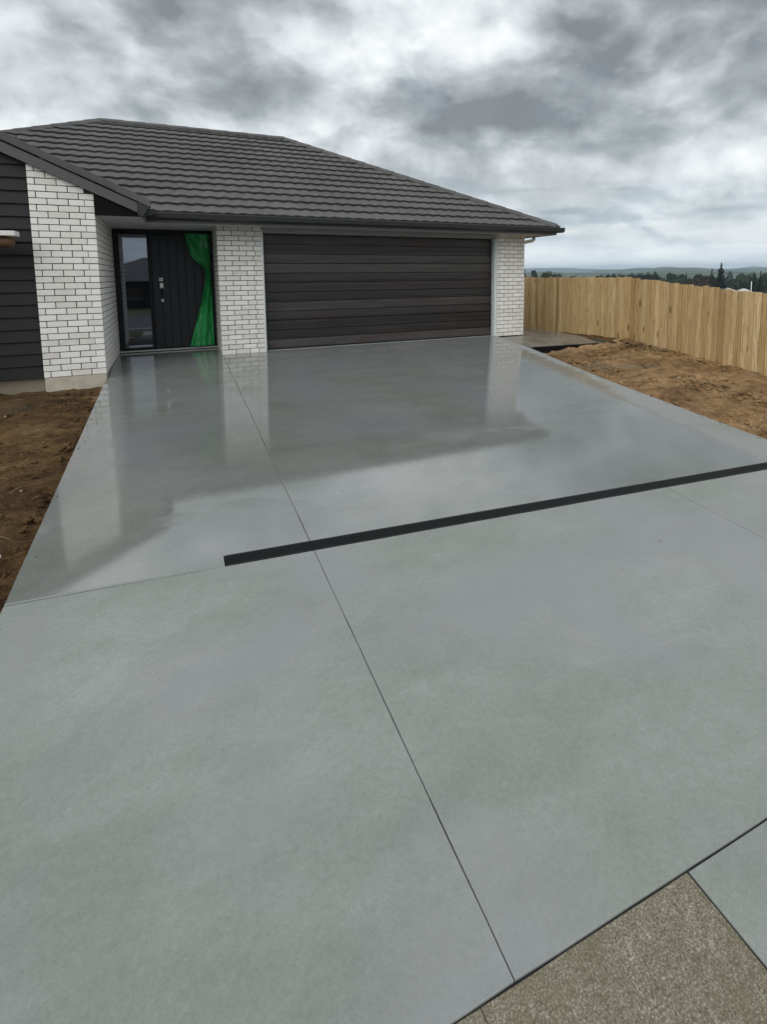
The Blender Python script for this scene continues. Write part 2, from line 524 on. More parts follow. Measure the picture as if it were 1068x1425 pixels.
def mat_green_plastic():
    m, t = material('green_plastic_sheet')
    p = pos(t)
    n = t.noise(t.mapping(p, scale=(6, 6, 1.2)), 2.0, 4, 0.6)
    bs(t, color=t.ramp(n, [(0.3, (0.008, 0.24, 0.05)), (0.7, (0.04, 0.60, 0.16))]), rough=0.16, spec=0.7)
    tr = t.new('ShaderNodeBsdfTranslucent')
    tr.inputs[0].default_value = (0.03, 0.30, 0.09, 1)
    mx = t.new('ShaderNodeMixShader')
    mx.inputs[0].default_value = 0.25
    t.l.new(t.bsdf.outputs[0], mx.inputs[1])
    t.l.new(tr.outputs[0], mx.inputs[2])
    t.l.new(mx.outputs[0], t.out.inputs[0])
    return m


MAT['green'] = mat_green_plastic()


def mat_ground():
    m, t = material('far_grassland')
    p = pos(t)
    a = t.noise(p, 0.012, 6, 0.6, 0.5)
    b = t.noise(p, 0.4, 5, 0.6)
    k = t.math('ADD', t.math('MULTIPLY', a, 0.7), t.math('MULTIPLY', b, 0.3))
    c = t.ramp(k, [(0.35, (0.045, 0.058, 0.022)), (0.5, (0.085, 0.105, 0.042)), (0.65, (0.15, 0.145, 0.075))])
    bs(t, color=c, rough=0.9, spec=0.1)
    return m


MAT['ground'] = mat_ground()


def mat_hill():
    m, t = material('hill_pasture')
    p = pos(t)
    a = t.noise(p, 0.004, 6, 0.62, 0.6)
    b = t.noise(p, 0.02, 5, 0.65)
    k = t.math('ADD', t.math('MULTIPLY', a, 0.6), t.math('MULTIPLY', b, 0.4))
    c = t.ramp(k, [(0.40, (0.025, 0.038, 0.020)), (0.52, (0.075, 0.095, 0.045)), (0.62, (0.125, 0.135, 0.070))])
    bs(t, color=c, rough=0.95, spec=0.05)
    return m


MAT['hill'] = mat_hill()


# ------------------------------------------------------------------ mesh helpers
def link(o, parent=None):
    COL.objects.link(o)
    if parent is not None:
        o.parent = parent
    return o


def tag(o, label=None, cat=None, group=None, kind=None):
    for k, v in (('label', label), ('category', cat), ('group', group), ('kind', kind)):
        if v:
            o[k] = v
    return o


def empty(name, loc=(0, 0, 0), rz=0.0):
    e = bpy.data.objects.new(name, None)
    e.empty_display_size = 0.2
    e.location = loc
    e.rotation_euler = (0, 0, rz)
    return link(e)


class MB:
    def __init__(self):
        self.v, self.f = [], []

    def add(self, vs, fs):
        n = len(self.v)
        self.v += [tuple(a) for a in vs]
        self.f += [tuple(i + n for i in f) for f in fs]
        return self

    def box(self, x0, x1, y0, y1, z0, z1):
        return self.add([(x0, y0, z0), (x1, y0, z0), (x1, y1, z0), (x0, y1, z0), (x0, y0, z1), (x1, y0, z1), (x1, y1, z1), (x0, y1, z1)],
                        [(0, 3, 2, 1), (4, 5, 6, 7), (0, 1, 5, 4), (1, 2, 6, 5), (2, 3, 7, 6), (3, 0, 4, 7)])

    def extrude(self, prof, a, b):
        """closed profile (list of 3D offset vectors) swept from a to b"""
        n = len(prof)
        vs = [Vector(a) + Vector(p) for p in prof] + [Vector(b) + Vector(p) for p in prof]
        fs = [(i, (i + 1) % n, n + (i + 1) % n, n + i) for i in range(n)]
        fs += [tuple(range(n))[::-1], tuple(range(n, 2 * n))]
        return self.add(vs, fs)

    def tube(self, pts, r, seg=10, cap=True):
        pts = [Vector(p) for p in pts]
        rs = r if isinstance(r, (list, tuple)) else [r] * len(pts)
        rings = []
        for i, p in enumerate(pts):
            dd = (pts[min(i + 1, len(pts) - 1)] - pts[max(i - 1, 0)]).normalized()
            a = dd.orthogonal().normalized() if i == 0 else (prev - dd * prev.dot(dd)).normalized()
            prev = a
            b = dd.cross(a)
            rings.append([p + (a * math.cos(2 * math.pi * k / seg) + b * math.sin(2 * math.pi * k / seg)) * rs[i] for k in range(seg)])
        vs = [q for rg in rings for q in rg]
        fs = []
        for i in range(len(rings) - 1):
            for k in range(seg):
                fs.append((i * seg + k, i * seg + (k + 1) % seg, (i + 1) * seg + (k + 1) % seg, (i + 1) * seg + k))
        if cap:
            fs.append(tuple(range(seg))[::-1])
            fs.append(tuple(range(len(vs) - seg, len(vs))))
        return self.add(vs, fs)

    def mesh(self, name, mat=None, smooth=False, fix=True, bevel=0.0):
        me = bpy.data.meshes.new(name)
        me.from_pydata(self.v, [], self.f)
        if fix or bevel:
            bm = bmesh.new()
            bm.from_mesh(me)
            if fix:
                bmesh.ops.recalc_face_normals(bm, faces=bm.faces)
            if bevel:
                bmesh.ops.bevel(bm, geom=list(bm.edges), offset=bevel, segments=1, affect='EDGES', profile=0.5)
            bm.to_mesh(me)
            bm.free()
        if smooth:
            me.polygons.foreach_set('use_smooth', [True] * len(me.polygons))
        if mat:
            me.materials.append(mat)
        me.update()
        return me

    def build(self, name, mat, parent=None, **kw):
        return link(bpy.data.objects.new(name, self.mesh(name, mat, **kw)), parent)


def put(name, mesh, parent, loc=(0, 0, 0), rot=(0, 0, 0)):
    o = bpy.data.objects.new(name, mesh)
    o.location = loc
    o.rotation_euler = rot
    return link(o, parent)


def fbm(x, y, z=0.0, oct=5, s=1.0):
    return noise.fractal(Vector((x * s, y * s, z)), 1.0, 2.0, oct)


# ------------------------------------------------------------------ levels of the site
S = 0.065                                # the driveway climbs to the house


def zdrive(y):
    return S * min(y, 0.0)


def smoothstep(a, b, x):
    t = max(0.0, min(1.0, (x - a) / (b - a)))
    return t * t * (3 - 2 * t)


def zfence(y):
    return -0.05 + (y + 1.15) * 0.107 if y < -1.15 else -0.05 - 0.03 * (y + 1.15)


def edge_x(y):                            # right-hand edge of the drive
    pts = [(-10.0, 4.0), (-8.5, 4.02), (-6.25, 4.15), (-5.87, 4.20), (-4.88, 4.31), (-3.55, 4.46), (-1.25, 4.89), (0.5, 5.2)]
    for (y0, x0), (y1, x1) in zip(pts, pts[1:]):
        if y <= y1:
            return x0 + (x1 - x0) * (y - y0) / (y1 - y0)
    return pts[-1][1]


# ------------------------------------------------------------------ ground sheet to the horizon
def ground_z(x, y):
    base = -0.95 if y < -10 else -0.35 + 0.06 * max(-10.0, min(y, 0.0))
    d1 = math.hypot(max(0.0, x - 9.0), max(0.0, y - 13.0))
    d2 = max(0.0, -x - 16.0)
    drop = 9.0 * smoothstep(0, 110, max(d1, d2 * 0.8))
    roll = 1.2 * fbm(x * 0.006, y * 0.006) * smoothstep(60, 300, math.hypot(x, y))
    return base - drop + roll


def build_ground():
    ax = [0, 3, 6, 9, 12, 16, 22, 30, 40, 55, 75, 100, 130, 170, 230, 320, 450, 650, 950, 1400, 2000, 3000, 4500, 6400]
    ax = [-a for a in ax[:0:-1]] + ax
    vs = [(x, y, ground_z(x, y)) for y in ax for x in ax]
    n = len(ax)
    fs = [(j * n + i, j * n + i + 1, (j + 1) * n + i + 1, (j + 1) * n + i) for j in range(n - 1) for i in range(n - 1)]
    o = MB().add(vs, fs).build('ground', MAT['ground'], smooth=True)
    tag(o, kind='structure')


build_ground()


def soil_patch(name, mat, x0f, x1f, y0, y1, zf, step, amp, seed):
    ny = int((y1 - y0) / step)
    vs, nx = [], None
    xs0 = [x0f(y0 + (y1 - y0) * j / ny) for j in range(ny + 1)]
    xs1 = [x1f(y0 + (y1 - y0) * j / ny) for j in range(ny + 1)]
    nx = int(max(b - a for a, b in zip(xs0, xs1)) / step)
    for j in range(ny + 1):
        y = y0 + (y1 - y0) * j / ny
        for i in range(nx + 1):
            x = xs0[j] + (xs1[j] - xs0[j]) * i / nx
            h = amp * fbm(x, y, seed, 4, 1.3) + amp * 0.55 * fbm(x, y, seed + 5, 4, 5.0) + amp * 0.38 * abs(fbm(x, y, seed + 9, 4, 13.0))
            vs.append((x, y, zf(x, y) + h))
    n = nx + 1
    fs = [(j * n + i, j * n + i + 1, (j + 1) * n + i + 1, (j + 1) * n + i) for j in range(ny) for i in range(nx)]
    o = MB().add(vs, fs).build(name, mat, smooth=True)
    tag(o, kind='structure')
    return o


def z_left(x, y):
    e = smoothstep(0.0, 0.35, -2.40 - x)
    return zdrive(y) - 0.105 - 0.045 * (1 - e) - 0.01 * min(2.0, max(0.0, -2.4 - x))


def z_right(x, y):
    e = edge_x(y)
    k = (x - e) / (7.6 - e)
    a = zdrive(y) - 0.075
    b = zfence(y) + 0.01
    return a + (b - a) * max(0, min(1, k)) + 0.03 * math.sin(math.pi * max(0, min(1, k))) - 0.085 * smoothstep(-2.9, -1.6, y) * smoothstep(7.5, 6.9, x)


soil_patch('bare_soil', MAT['soil_left'], lambda y: -9.5, lambda y: -2.395, -9.6, -1.06, z_left, 0.045, 0.045, 1.0)
soil_patch('bare_soil', MAT['soil_right'], lambda y: edge_x(y) - 0.005, lambda y: 7.75, -9.6, -1.30, z_right, 0.03, 0.060, 21.0)


def clods(name, mat, spots, zf, seed, label):
    rnd = random.Random(seed)
    mb = MB()
    for (x, y, r) in spots:
        vs, fs = [], []
        n1, n2 = 6, 4
        sq = (1 + rnd.uniform(-.3, .5), 1 + rnd.uniform(-.3, .5), rnd.uniform(.5, .8))
        ph = rnd.uniform(0, 50)
        for a in range(n2 + 1):
            th = math.pi * a / n2
            for b in range(n1):
                f = 2 * math.pi * b / n1
                dv = Vector((math.sin(th) * math.cos(f), math.sin(th) * math.sin(f), math.cos(th)))
                k = r * (1 + 0.45 * noise.noise(dv * 1.7 + Vector((ph, 0, 0))))
                vs.append((x + dv.x * k * sq[0], y + dv.y * k * sq[1], zf(x, y) + dv.z * k * sq[2] + r * 0.1))
        for a in range(n2):
            for b in range(n1):
                fs.append((a * n1 + b, a * n1 + (b + 1) % n1, (a + 1) * n1 + (b + 1) % n1, (a + 1) * n1 + b))
        mb.add(vs, fs)
    o = mb.build(name, mat, fix=False)
    tag(o, label, 'soil', kind='stuff')


rc = random.Random(3)
sp = []
for i in range(900):
    x = -2.44 - abs(rc.gauss(0, 0.9))
    y = rc.uniform(-7.4, -1.3)
    sp.append((x, y, 0.008 + 0.022 * rc.random() ** 3))
for i in range(60):
    sp.append((-2.46 - 0.12 * rc.random(), rc.uniform(-7, -1.5), 0.015 + 0.03 * rc.random()))
clods('soil_clods', MAT['soil_left'], sp, z_left, 5, 'dark brown clods of soil scattered left of the driveway')
sp = []
for i in range(2600):
    y = rc.uniform(-6.5, -1.4)
    e = edge_x(y) + 0.05
    sp.append((e + (7.45 - e) * rc.random(), y, 0.008 + 0.040 * rc.random() ** 4))
for i in range(150):
    y = rc.uniform(-5.5, -1.2)
    sp.append((7.42 - abs(rc.gauss(0, 0.12)), y, 0.02 + 0.03 * rc.random()))
clods('clay_clods', MAT['soil_right'], sp, z_right, 6, 'lighter clay clods strewn between driveway and timber fence')

sp = []
for i in range(170):
    y = rc.uniform(-6.5, -1.45)
    e = edge_x(y) + 0.04
    sp.append((e + (7.4 - e) * rc.random() ** 1.3, y, 0.007 + 0.022 * rc.random() ** 3))
for i in range(14):
    sp.append((edge_x(-3) * 0 - 2.5 - abs(rc.gauss(0, 0.8)), rc.uniform(-7.0, -1.3), 0.006 + 0.014 * rc.random() ** 2))
clods('stones', MAT['stone'], sp, lambda x, y: z_right(x, y) if x > 0 else z_left(x, y), 9, 'small pale stones scattered over the bare soil')

# dry straw on the soil
mb = MB()
for i in range(180):
    if i < 60:
        x, y = -2.5 - abs(rc.gauss(0, .6)), rc.uniform(-6.6, -1.2)
        z = z_left(x, y) + 0.03
    else:
        y = rc.uniform(-5.5, -1.4)
        x = edge_x(y) + 0.1 + abs(rc.gauss(0, 0.9))
        if x > 7.3:
            continue
        z = z_right(x, y) + 0.035
    a = rc.uniform(0, 6.28)
    L = rc.uniform(0.03, 0.12)
    p0 = Vector((x, y, z))
    dv = Vector((math.cos(a), math.sin(a), rc.uniform(-.1, .3))) * L
    mb.tube([p0, p0 + dv * .5 + Vector((0, 0, .006)), p0 + dv], 0.0022, 4)
tag(mb.build('straw', MAT['straw'], fix=False), 'thin bits of dry straw lying on the bare soil', 'straw', kind='stuff')


# ------------------------------------------------------------------ driveway slabs
sp = []
for i in range(170):
    y = rc.uniform(-6.2, -1.4)
    sp.append((edge_x(y) - abs(rc.gauss(0, 0.05)) - 0.01, y, 0.002 + 0.006 * rc.random() ** 3))
for i in range(45):
    sp.append((-2.39 + abs(rc.gauss(0, 0.035)), rc.uniform(-7.0, -1.2), 0.002 + 0.005 * rc.random() ** 3))
clods('soil_grit', MAT['soil_left'], sp, lambda x, y: zdrive(y), 15, 'crumbs of soil spilled along the driveway edges')
def skew(x, y0):                          # cross cuts run parallel to the drain
    return y0 - 0.0894 * x


DR_FAR, DR_NEAR = -6.292, -6.408          # drain edges at x = 0
CUT = -3.194                              # upper cross cut at x = 0
drive = empty('driveway')
tag(drive, kind='structure')


slab_rnd = random.Random(77)


def slab(poly, mat, parent, g=0.003, thick=0.10, zf=None, name='concrete_slab', chamfer=0.0035):
    """poly: plan corners; each slab is shrunk by half the joint width and given an arris"""
    zf = zf or (lambda x, y: zdrive(y))
    P0 = [Vector((a[0], a[1])) for a in poly]
    P_ = []
    for i, a in enumerate(P0):
        b = P0[(i + 1) % len(P0)]
        m_ = max(1, int((b - a).length / 0.14)) if chamfer > 0.001 else 1
        for k in range(m_):
            q = a + (b - a) * (k / m_)
            if k:
                q = q + Vector((-(b - a).y, (b - a).x)).normalized() * slab_rnd.uniform(-0.0011, 0.0011)
            P_.append(q)
    n = len(P_)
    area = sum(P_[i].x * P_[(i + 1) % n].y - P_[(i + 1) % n].x * P_[i].y for i in range(n))
    if area < 0:
        P_.reverse()

    def inset(dst):
        out = []
        for i in range(n):
            a, b, c = P_[i - 1], P_[i], P_[(i + 1) % n]
            e1, e2 = (b - a).normalized(), (c - b).normalized()
            n1, n2 = Vector((-e1.y, e1.x)), Vector((-e2.y, e2.x))
            bis = (n1 + n2)
            bis = bis / max(0.2, bis.dot(bis)) * 2
            out.append(b + bis * dst)
        return out
    a, b = inset(g), inset(g + chamfer)
    vs = [(p.x, p.y, zf(p.x, p.y) - thick) for p in a] + [(p.x, p.y, zf(p.x, p.y) - chamfer * 0.8) for p in a] + [(p.x, p.y, zf(p.x, p.y)) for p in b]
    fs = [tuple(range(n))[::-1], tuple(range(2 * n, 3 * n))]
    for k in (0, n):
        for i in range(n):
            fs.append((k + i, k + (i + 1) % n, k + n + (i + 1) % n, k + n + i))
    return MB().add(vs, fs).build(name, mat, parent)


XL, XJ = -2.40, -0.735


def xj2(y):
    return 2.12 + (y + 8.5) * 0.035


C_ = MAT['concrete']
KY = lambda x: -8.525 - 0.024 * x        # line of the old footpath
# entry floor between the piers, and the strip in front of the garage door are level
slab([(-2.388, 0), (-0.742, 0), (-0.742, 1.09), (-2.388, 1.09)], C_, drive, g=0.0, chamfer=0.001)
slab([(0.0, 0), (5.0, 0), (5.0, 0.30), (0.0, 0.30)], C_, drive, g=0.0, chamfer=0.001)
# upper row
slab([(XL, skew(XL, CUT)), (XJ, skew(XJ, CUT)), (XJ, 0), (XL, 0)], C_, drive, g=0.0008, chamfer=0.0012)
slab([(XJ, skew(XJ, DR_FAR)), (xj2(-6.4), skew(2.16, DR_FAR)), (xj2(0), 0), (XJ, 0)], C_, drive, g=0.0022)
ye = skew(4.43, CUT)
slab([(xj2(-3.4), skew(2.3, CUT)), (edge_x(ye), ye), (4.89, -1.25), (5.02, 0), (xj2(0), 0)], C_, drive, g=0.0012)
# row down to the drain
slab([(XL, skew(XL, DR_NEAR)), (-1.275, skew(-1.275, DR_NEAR)), (-1.275, skew(-1.275, DR_FAR)), (XJ, skew(XJ, DR_FAR)), (XJ, skew(XJ, CUT)), (XL, skew(XL, CUT))], C_, drive, g=0.0012, chamfer=0.0012)
yd = skew(4.13, DR_FAR)
slab([(xj2(-6.4), skew(2.16, DR_FAR)), (edge_x(yd), yd), (edge_x(-5.87), -5.87), (edge_x(-4.88), -4.88), (edge_x(ye), ye), (xj2(-3.4), skew(2.3, CUT))], C_, drive, g=0.0012)
# below the drain
slab([(XL - 0.05, -9.2), (-2.0, -8.49), (XJ, KY(XJ)), (XJ, skew(XJ, DR_NEAR)), (-1.275, skew(-1.275, DR_NEAR)), (XL, skew(XL, DR_NEAR) - 0.006)], C_, drive, g=0.0018, chamfer=0.0018)
slab([(XJ, KY(XJ)), (xj2(-8.5), KY(2.1)), (xj2(-6.4), skew(2.16, DR_NEAR)), (XJ, skew(XJ, DR_NEAR))], C_, drive, g=0.0018, chamfer=0.0018)
yn = skew(4.12, DR_NEAR)
slab([(xj2(-8.5), KY(2.1)), (4.02, KY(4.0)), (edge_x(yn), yn), (xj2(-6.4), skew(2.16, DR_NEAR))], C_, drive, g=0.0032, chamfer=0.002)
# new crossing slab beside the old footpath
slab([(-0.075, -10.6), (4.1, -10.6), (4.02, KY(4.0) - 0.004), (-0.075, KY(-0.075) - 0.004)], C_, drive, g=0.0018, chamfer=0.0018)
# old footpath
fp = empty('footpath')
tag(fp, kind='structure')
zo = lambda x, y: zdrive(y) - 0.004
slab([(-0.845, -10.3), (-0.078, -10.3), (-0.078, KY(-0.08) - 0.002), (-0.845, KY(-0.8) - 0.002)], MAT['old_path'], fp, g=0.001, zf=zo, name='footpath_slab', chamfer=0.002)
slab([(-2.6, -10.3), (-0.845, -10.3), (-0.845, KY(-0.8) - 0.002), (-2.05, KY(-2) - 0.002), (-2.6, -9.2)], MAT['old_path'], fp, g=0.001, zf=zo, name='footpath_slab', chamfer=0.002)
for (xa, ya, xb, yb_) in ((-2.0, KY(-2.0) - .001, 4.0, KY(4.0) - .002), (-0.0765, -10.3, -0.0765, KY(-.08)), (XJ, KY(XJ), XJ, skew(XJ, DR_NEAR)), (XL + .01, skew(XL, DR_NEAR) - .002, -1.28, skew(-1.28, DR_NEAR) - .002)):
    dv = Vector((xb - xa, yb_ - ya, 0)).normalized()
    sd = Vector((-dv.y, dv.x, 0)) * 0.0075
    a, b = Vector((xa, ya, zdrive(ya) - 0.007)), Vector((xb, yb_, zdrive(yb_) - 0.007))
    dz_ = Vector((0, 0, -0.05))
    MB().add([a - sd, b - sd, b + sd, a + sd, a - sd + dz_, b - sd + dz_, b + sd + dz_, a + sd + dz_], [(0, 1, 2, 3), (0, 4, 5, 1), (3, 2, 6, 7)]).build('joint_filler', MAT['drain_pit'], drive, fix=False)
# wet side path by the house
sp_ = empty('side_path')
tag(sp_, kind='structure')
zp = lambda x, y: -0.035 - 0.045 * (x - 5.7) + (0.012 if y > 0 else 0)
slab([(4.92, -1.29), (7.02, -1.24), (7.05, 0.2), (5.72, 0.2), (5.72, 0.0), (5.04, 0.0)], MAT['path'], sp_, g=0.002, zf=lambda x, y: -0.078 + 0.058 * smoothstep(-1.3, 0, y) - 0.03 * max(0, x - 5.7), name='path_slab', thick=0.34)
slab([(5.72, 0.2), (7.05, 0.2), (7.1, 9.0), (5.72, 9.0)], MAT['path'], sp_, g=0.002, zf=lambda x, y: -0.02 - 0.03 * (x - 5.7), name='path_slab', thick=0.16)
MB().add([(4.93, -1.318, -0.30), (7.02, -1.266, -0.30), (7.02, -1.243, -0.30), (4.93, -1.294, -0.30), (4.93, -1.318, -0.083), (7.02, -1.266, -0.123), (7.02, -1.243, -0.123), (4.93, -1.294, -0.083)],
         [(4, 5, 6, 7), (0, 1, 5, 4), (1, 2, 6, 5), (2, 3, 7, 6), (3, 0, 4, 7)]).build('formwork_board', MAT['dark_panel'], sp_)
# strip of soil along the fence beside the path
soil_patch('bare_soil', MAT['soil_left'], lambda y: 6.95, lambda y: 7.75, -1.4, 9.0, lambda x, y: zfence(y) - 0.02, 0.06, 0.03, 33.0)

# channel drain with slotted grate
dr = empty('channel_drain', (0, 0, 0))
tag(dr, 'long black slotted channel drain set across the driveway', 'drain')
x0, xe = -1.27, 4.12
ang = math.atan(0.0894)


def dr_pt(x, k):                          # k 0 = near edge, 1 = far edge
    y = skew(x, DR_NEAR + (DR_FAR - DR_NEAR) * k)
    return Vector((x, y, zdrive(y)))


mb = MB()
a0, a1, b0, b1 = dr_pt(x0, 0), dr_pt(xe, 0), dr_pt(x0, 1), dr_pt(xe, 1)
dz = Vector((0, 0, -0.085))
mb.add([a0 + dz, a1 + dz, b1 + dz, b0 + dz, a0 + Vector((0, 0, -.02)), a1 + Vector((0, 0, -.02)), b1 + Vector((0, 0, -.02)), b0 + Vector((0, 0, -.02))],
       [(0, 1, 2, 3), (0, 1, 5, 4), (3, 2, 6, 7), (0, 3, 7, 4), (1, 2, 6, 5)])
mb.build('channel', MAT['drain_pit'], dr, fix=False)
nsec = 6
for s_ in range(nsec):
    xa = x0 + (xe - x0) * s_ / nsec + 0.002
    xb = x0 + (xe - x0) * (s_ + 1) / nsec - 0.002
    mb = MB()
    zt, zb = Vector((0, 0, 0.001)), Vector((0, 0, -0.016))

    def bar(xa_, xb_, ka, kb):
        q = [dr_pt(xa_, ka), dr_pt(xb_, ka), dr_pt(xb_, kb), dr_pt(xa_, kb)]
        mb.add([p + zb for p in q] + [p + zt for p in q], [(4, 5, 6, 7), (0, 1, 5, 4), (1, 2, 6, 5), (2, 3, 7, 6), (3, 0, 4, 7)])
    bar(xa, xb, 0.01, 0.12)
    bar(xa, xb, 0.88, 0.99)
    nb = 80
    for i in range(nb):
        q = xa + (xb - xa) * i / nb
        bar(q, q + (xb - xa) / nb * 0.55, 0.12, 0.88)
    bar(xb - 0.008, xb - 0.0005, 0.12, 0.88)
    o = mb.build('grate_section', MAT['drain'], dr, fix=False)

# ------------------------------------------------------------------ the house
house = empty('brick_house')
tag(house, 'single-storey white brick house with dark tiled hip roof and double garage', 'house')
HW, W0, W1 = 2.215, -0.74, 0.0            # soffit level, centre pier
GX1, PX1 = 5.0, 5.71                      # garage right side, right pier end
EX0, EX1 = -2.39, -0.74                   # entry recess
YD, YG, YF = 1.09, 0.19, -1.11            # door plane, garage door plane, left wing front
PXL = -3.13
CH, ML, BL, BT = 0.0861, 0.24, 0.2298, 0.0760
TANP = 0.5146
COSP = math.cos(math.atan(TANP))
YE, ZE = -0.52, 2.335                     # eave line of tiles
YR = 4.37                                 # ridge
ZR = ZE + (YR - YE) * TANP


def rake_bottom(x):
    return 2.51 + (-2.40 - x) * 0.46


brick_cache = {}


def brick_mesh(L, depth):
    key = (round(L, 3), depth)
    if key not in brick_cache:
        mb = MB().box(0, L, 0, depth, 0, BT)
        brick_cache[key] = mb.mesh('brick', MAT['brick'], bevel=0.003)
    return brick_cache[key]


stuff_bricks = {}


def lay(part, origin, ang, L, z0, rows, depth=0.06, single=True, start_inset=None, end_inset=None, off=0.0, ztop=None, key=None):
    """running bond on a face: bricks run along direction ang from origin, their outer face on the line"""
    ux = Vector((math.cos(ang), math.sin(ang), 0))
    rb = random.Random(int(abs(origin[0] * 100) + rows))
    for r_ in range(rows):
        z = z0 + r_ * CH + 0.004
        lo = start_inset(r_) if start_inset else 0.0
        hi = L - (end_inset(r_) if end_inset else 0.0)
        k = -1
        while True:
            a = off + k * ML + (ML / 2 if r_ % 2 else 0.0)
            b = a + BL
            k += 1
            if a > hi:
                break
            a, b = max(a, lo), min(b, hi)
            if b - a < 0.035:
                continue
            if ztop is not None:
                xm = origin[0] + ux.x * a
                if z > ztop(xm) + 0.02:
                    continue
            jz, jn = rb.uniform(-.0008, .0008), rb.uniform(-.0015, .0015)
            nrm = Vector((-ux.y, ux.x, 0))      # inward
            loc = Vector(origin) + ux * a + nrm * (0.0015 + jn) + Vector((0, 0, z + jz))
            loc.z = z + jz + origin[2]
            if single:
                put('brick', brick_mesh(b - a, depth), part, loc, (0, 0, ang))
            else:
                mb = stuff_bricks.setdefault(key, (MB(), part))[0]
                M = Matrix.Rotation(ang, 3, 'Z')
                L_ = b - a
                q = []
                c = 0.0035
                for (xx, yy, zz) in ((0, c, 0), (L_, c, 0), (L_, depth, 0), (0, depth, 0), (0, c, BT), (L_, c, BT), (L_, depth, BT), (0, depth, BT), (c, 0, c), (L_ - c, 0, c), (L_ - c, 0, BT - c), (c, 0, BT - c)):
                    q.append(M @ Vector((xx, yy, zz)) + loc)
                mb.add(q, [(8, 9, 10, 11), (0, 1, 9, 8), (1, 5, 10, 9), (5, 4, 11, 10), (4, 0, 8, 11), (0, 3, 2, 1), (4, 5, 6, 7), (1, 2, 6, 5), (3, 0, 4, 7)])


ROWS = 26
DPT = 0.108
# left wing pier: mortar core, bricks, foundation
pier_l = MB()
core = 0.010
pier_l.add([(PXL + 0.002, YF + core, 0), (EX0 - core, YF + core, 0), (EX0 - core, YD, 0), (EX0 - 0.2, YD, 0), (EX0 - 0.2, YF + 0.2, 0), (PXL + 0.002, YF + 0.2, 0)] +
           [(PXL + 0.002, YF + core, 3.0), (EX0 - core, YF + core, 2.6), (EX0 - core, YD, 2.3), (EX0 - 0.2, YD, 2.3), (EX0 - 0.2, YF + 0.2, 2.6), (PXL + 0.002, YF + 0.2, 3.0)],
           [(0, 1, 7, 6), (1, 2, 8, 7), (2, 3, 9, 8), (3, 4, 10, 9), (4, 5, 11, 10), (5, 0, 6, 11), (0, 5, 4, 3, 2, 1), (6, 7, 8, 9, 10, 11)])
wall_l = pier_l.build('pier_wall', MAT['mortar'], house)
lay(wall_l, (PXL, YF, 0), 0.0, EX0 - PXL, 0.0, 34, depth=DPT, end_inset=lambda r_: 0.0 if r_ % 2 == 0 else DPT + 0.008, off=-0.155, ztop=rake_bottom)
lay(wall_l, (EX0, YF, 0), math.pi / 2, YD - YF, 0.0, 29, depth=DPT, single=False, start_inset=lambda r_: 0.0 if r_ % 2 else DPT + 0.008, off=-0.12, key='l')
wall_c = MB().box(W0 + core, W1 - core, core, 0.30, 0, HW).box(W0 + core, W0 + 0.2, 0.30, YD, 0, HW).build('pier_wall', MAT['mortar'], house)
lay(wall_c, (W0, 0, 0), 0.0, W1 - W0, -0.006, ROWS, depth=DPT, start_inset=lambda r_: 0.0 if r_ % 2 == 0 else DPT + 0.008, end_inset=lambda r_: 0.0 if r_ % 2 else DPT + 0.008, off=0.0)
lay(wall_c, (W0, YD, 0), -math.pi / 2, YD, -0.006, ROWS, depth=DPT, single=False, end_inset=lambda r_: 0.0 if r_ % 2 else DPT + 0.008, off=0.03, key='c')
lay(wall_c, (W1, 0, 0), math.pi / 2, 0.16, -0.006, ROWS, depth=DPT, single=False, start_inset=lambda r_: 0.0 if r_ % 2 == 0 else DPT + 0.008, off=0.0, key='c')
wall_r = MB().box(GX1 + core, PX1 - core, core, 0.30, 0, HW).box(PX1 - 0.2, PX1 - core, 0.30, 8.6, -0.2, HW).build('pier_wall', MAT['mortar'], house)
lay(wall_r, (GX1, 0, 0), 0.0, PX1 - GX1, -0.006, ROWS, depth=DPT, end_inset=lambda r_: 0.0 if r_ % 2 == 0 else DPT + 0.008, off=-0.06)
lay(wall_r, (PX1, 0, 0), math.pi / 2, 8.6, -0.006, ROWS, depth=DPT, single=False, start_inset=lambda r_: 0.0 if r_ % 2 else DPT + 0.008, off=0.0, key='r')
for key, (mb, part) in stuff_bricks.items():
    tag(mb.build('bricks', MAT['brick'], part, fix=False), kind='stuff')
# foundations
MB().box(PXL + 0.004, EX0 - 0.004, YF + 0.006, YF + 0.2, -0.40, -0.002).build('pier_foundation', MAT['plaster'], house, bevel=0.004)
MB().box(-7.4, PXL, YF + 0.10, YF + 0.25, -0.45, 0.0).build('foundation', MAT['foundation'], house)
MB().box(PX1 - 0.15, PX1 - 0.012, 0.02, 8.6, -0.4, -0.01).build('foundation', MAT['foundation'], house)
MB().box(EX0 - 0.15, EX0 - 0.012, YF + 0.21, YD, -0.4, -0.003).build('foundation', MAT['plaster'], house)

# rear and far-side walls (not seen from the drive)
MB().box(-7.0, PX1 - 0.2, 8.35, 8.6, -0.3, HW).box(-7.0, -6.8, 0.3, 8.35, -0.3, HW).build('rear_wall', MAT['brick'], house)
MB().box(-7.38, -7.2, YF + 0.26, 0.3, -0.3, HW).build('side_wall', MAT['weatherboard'], house)

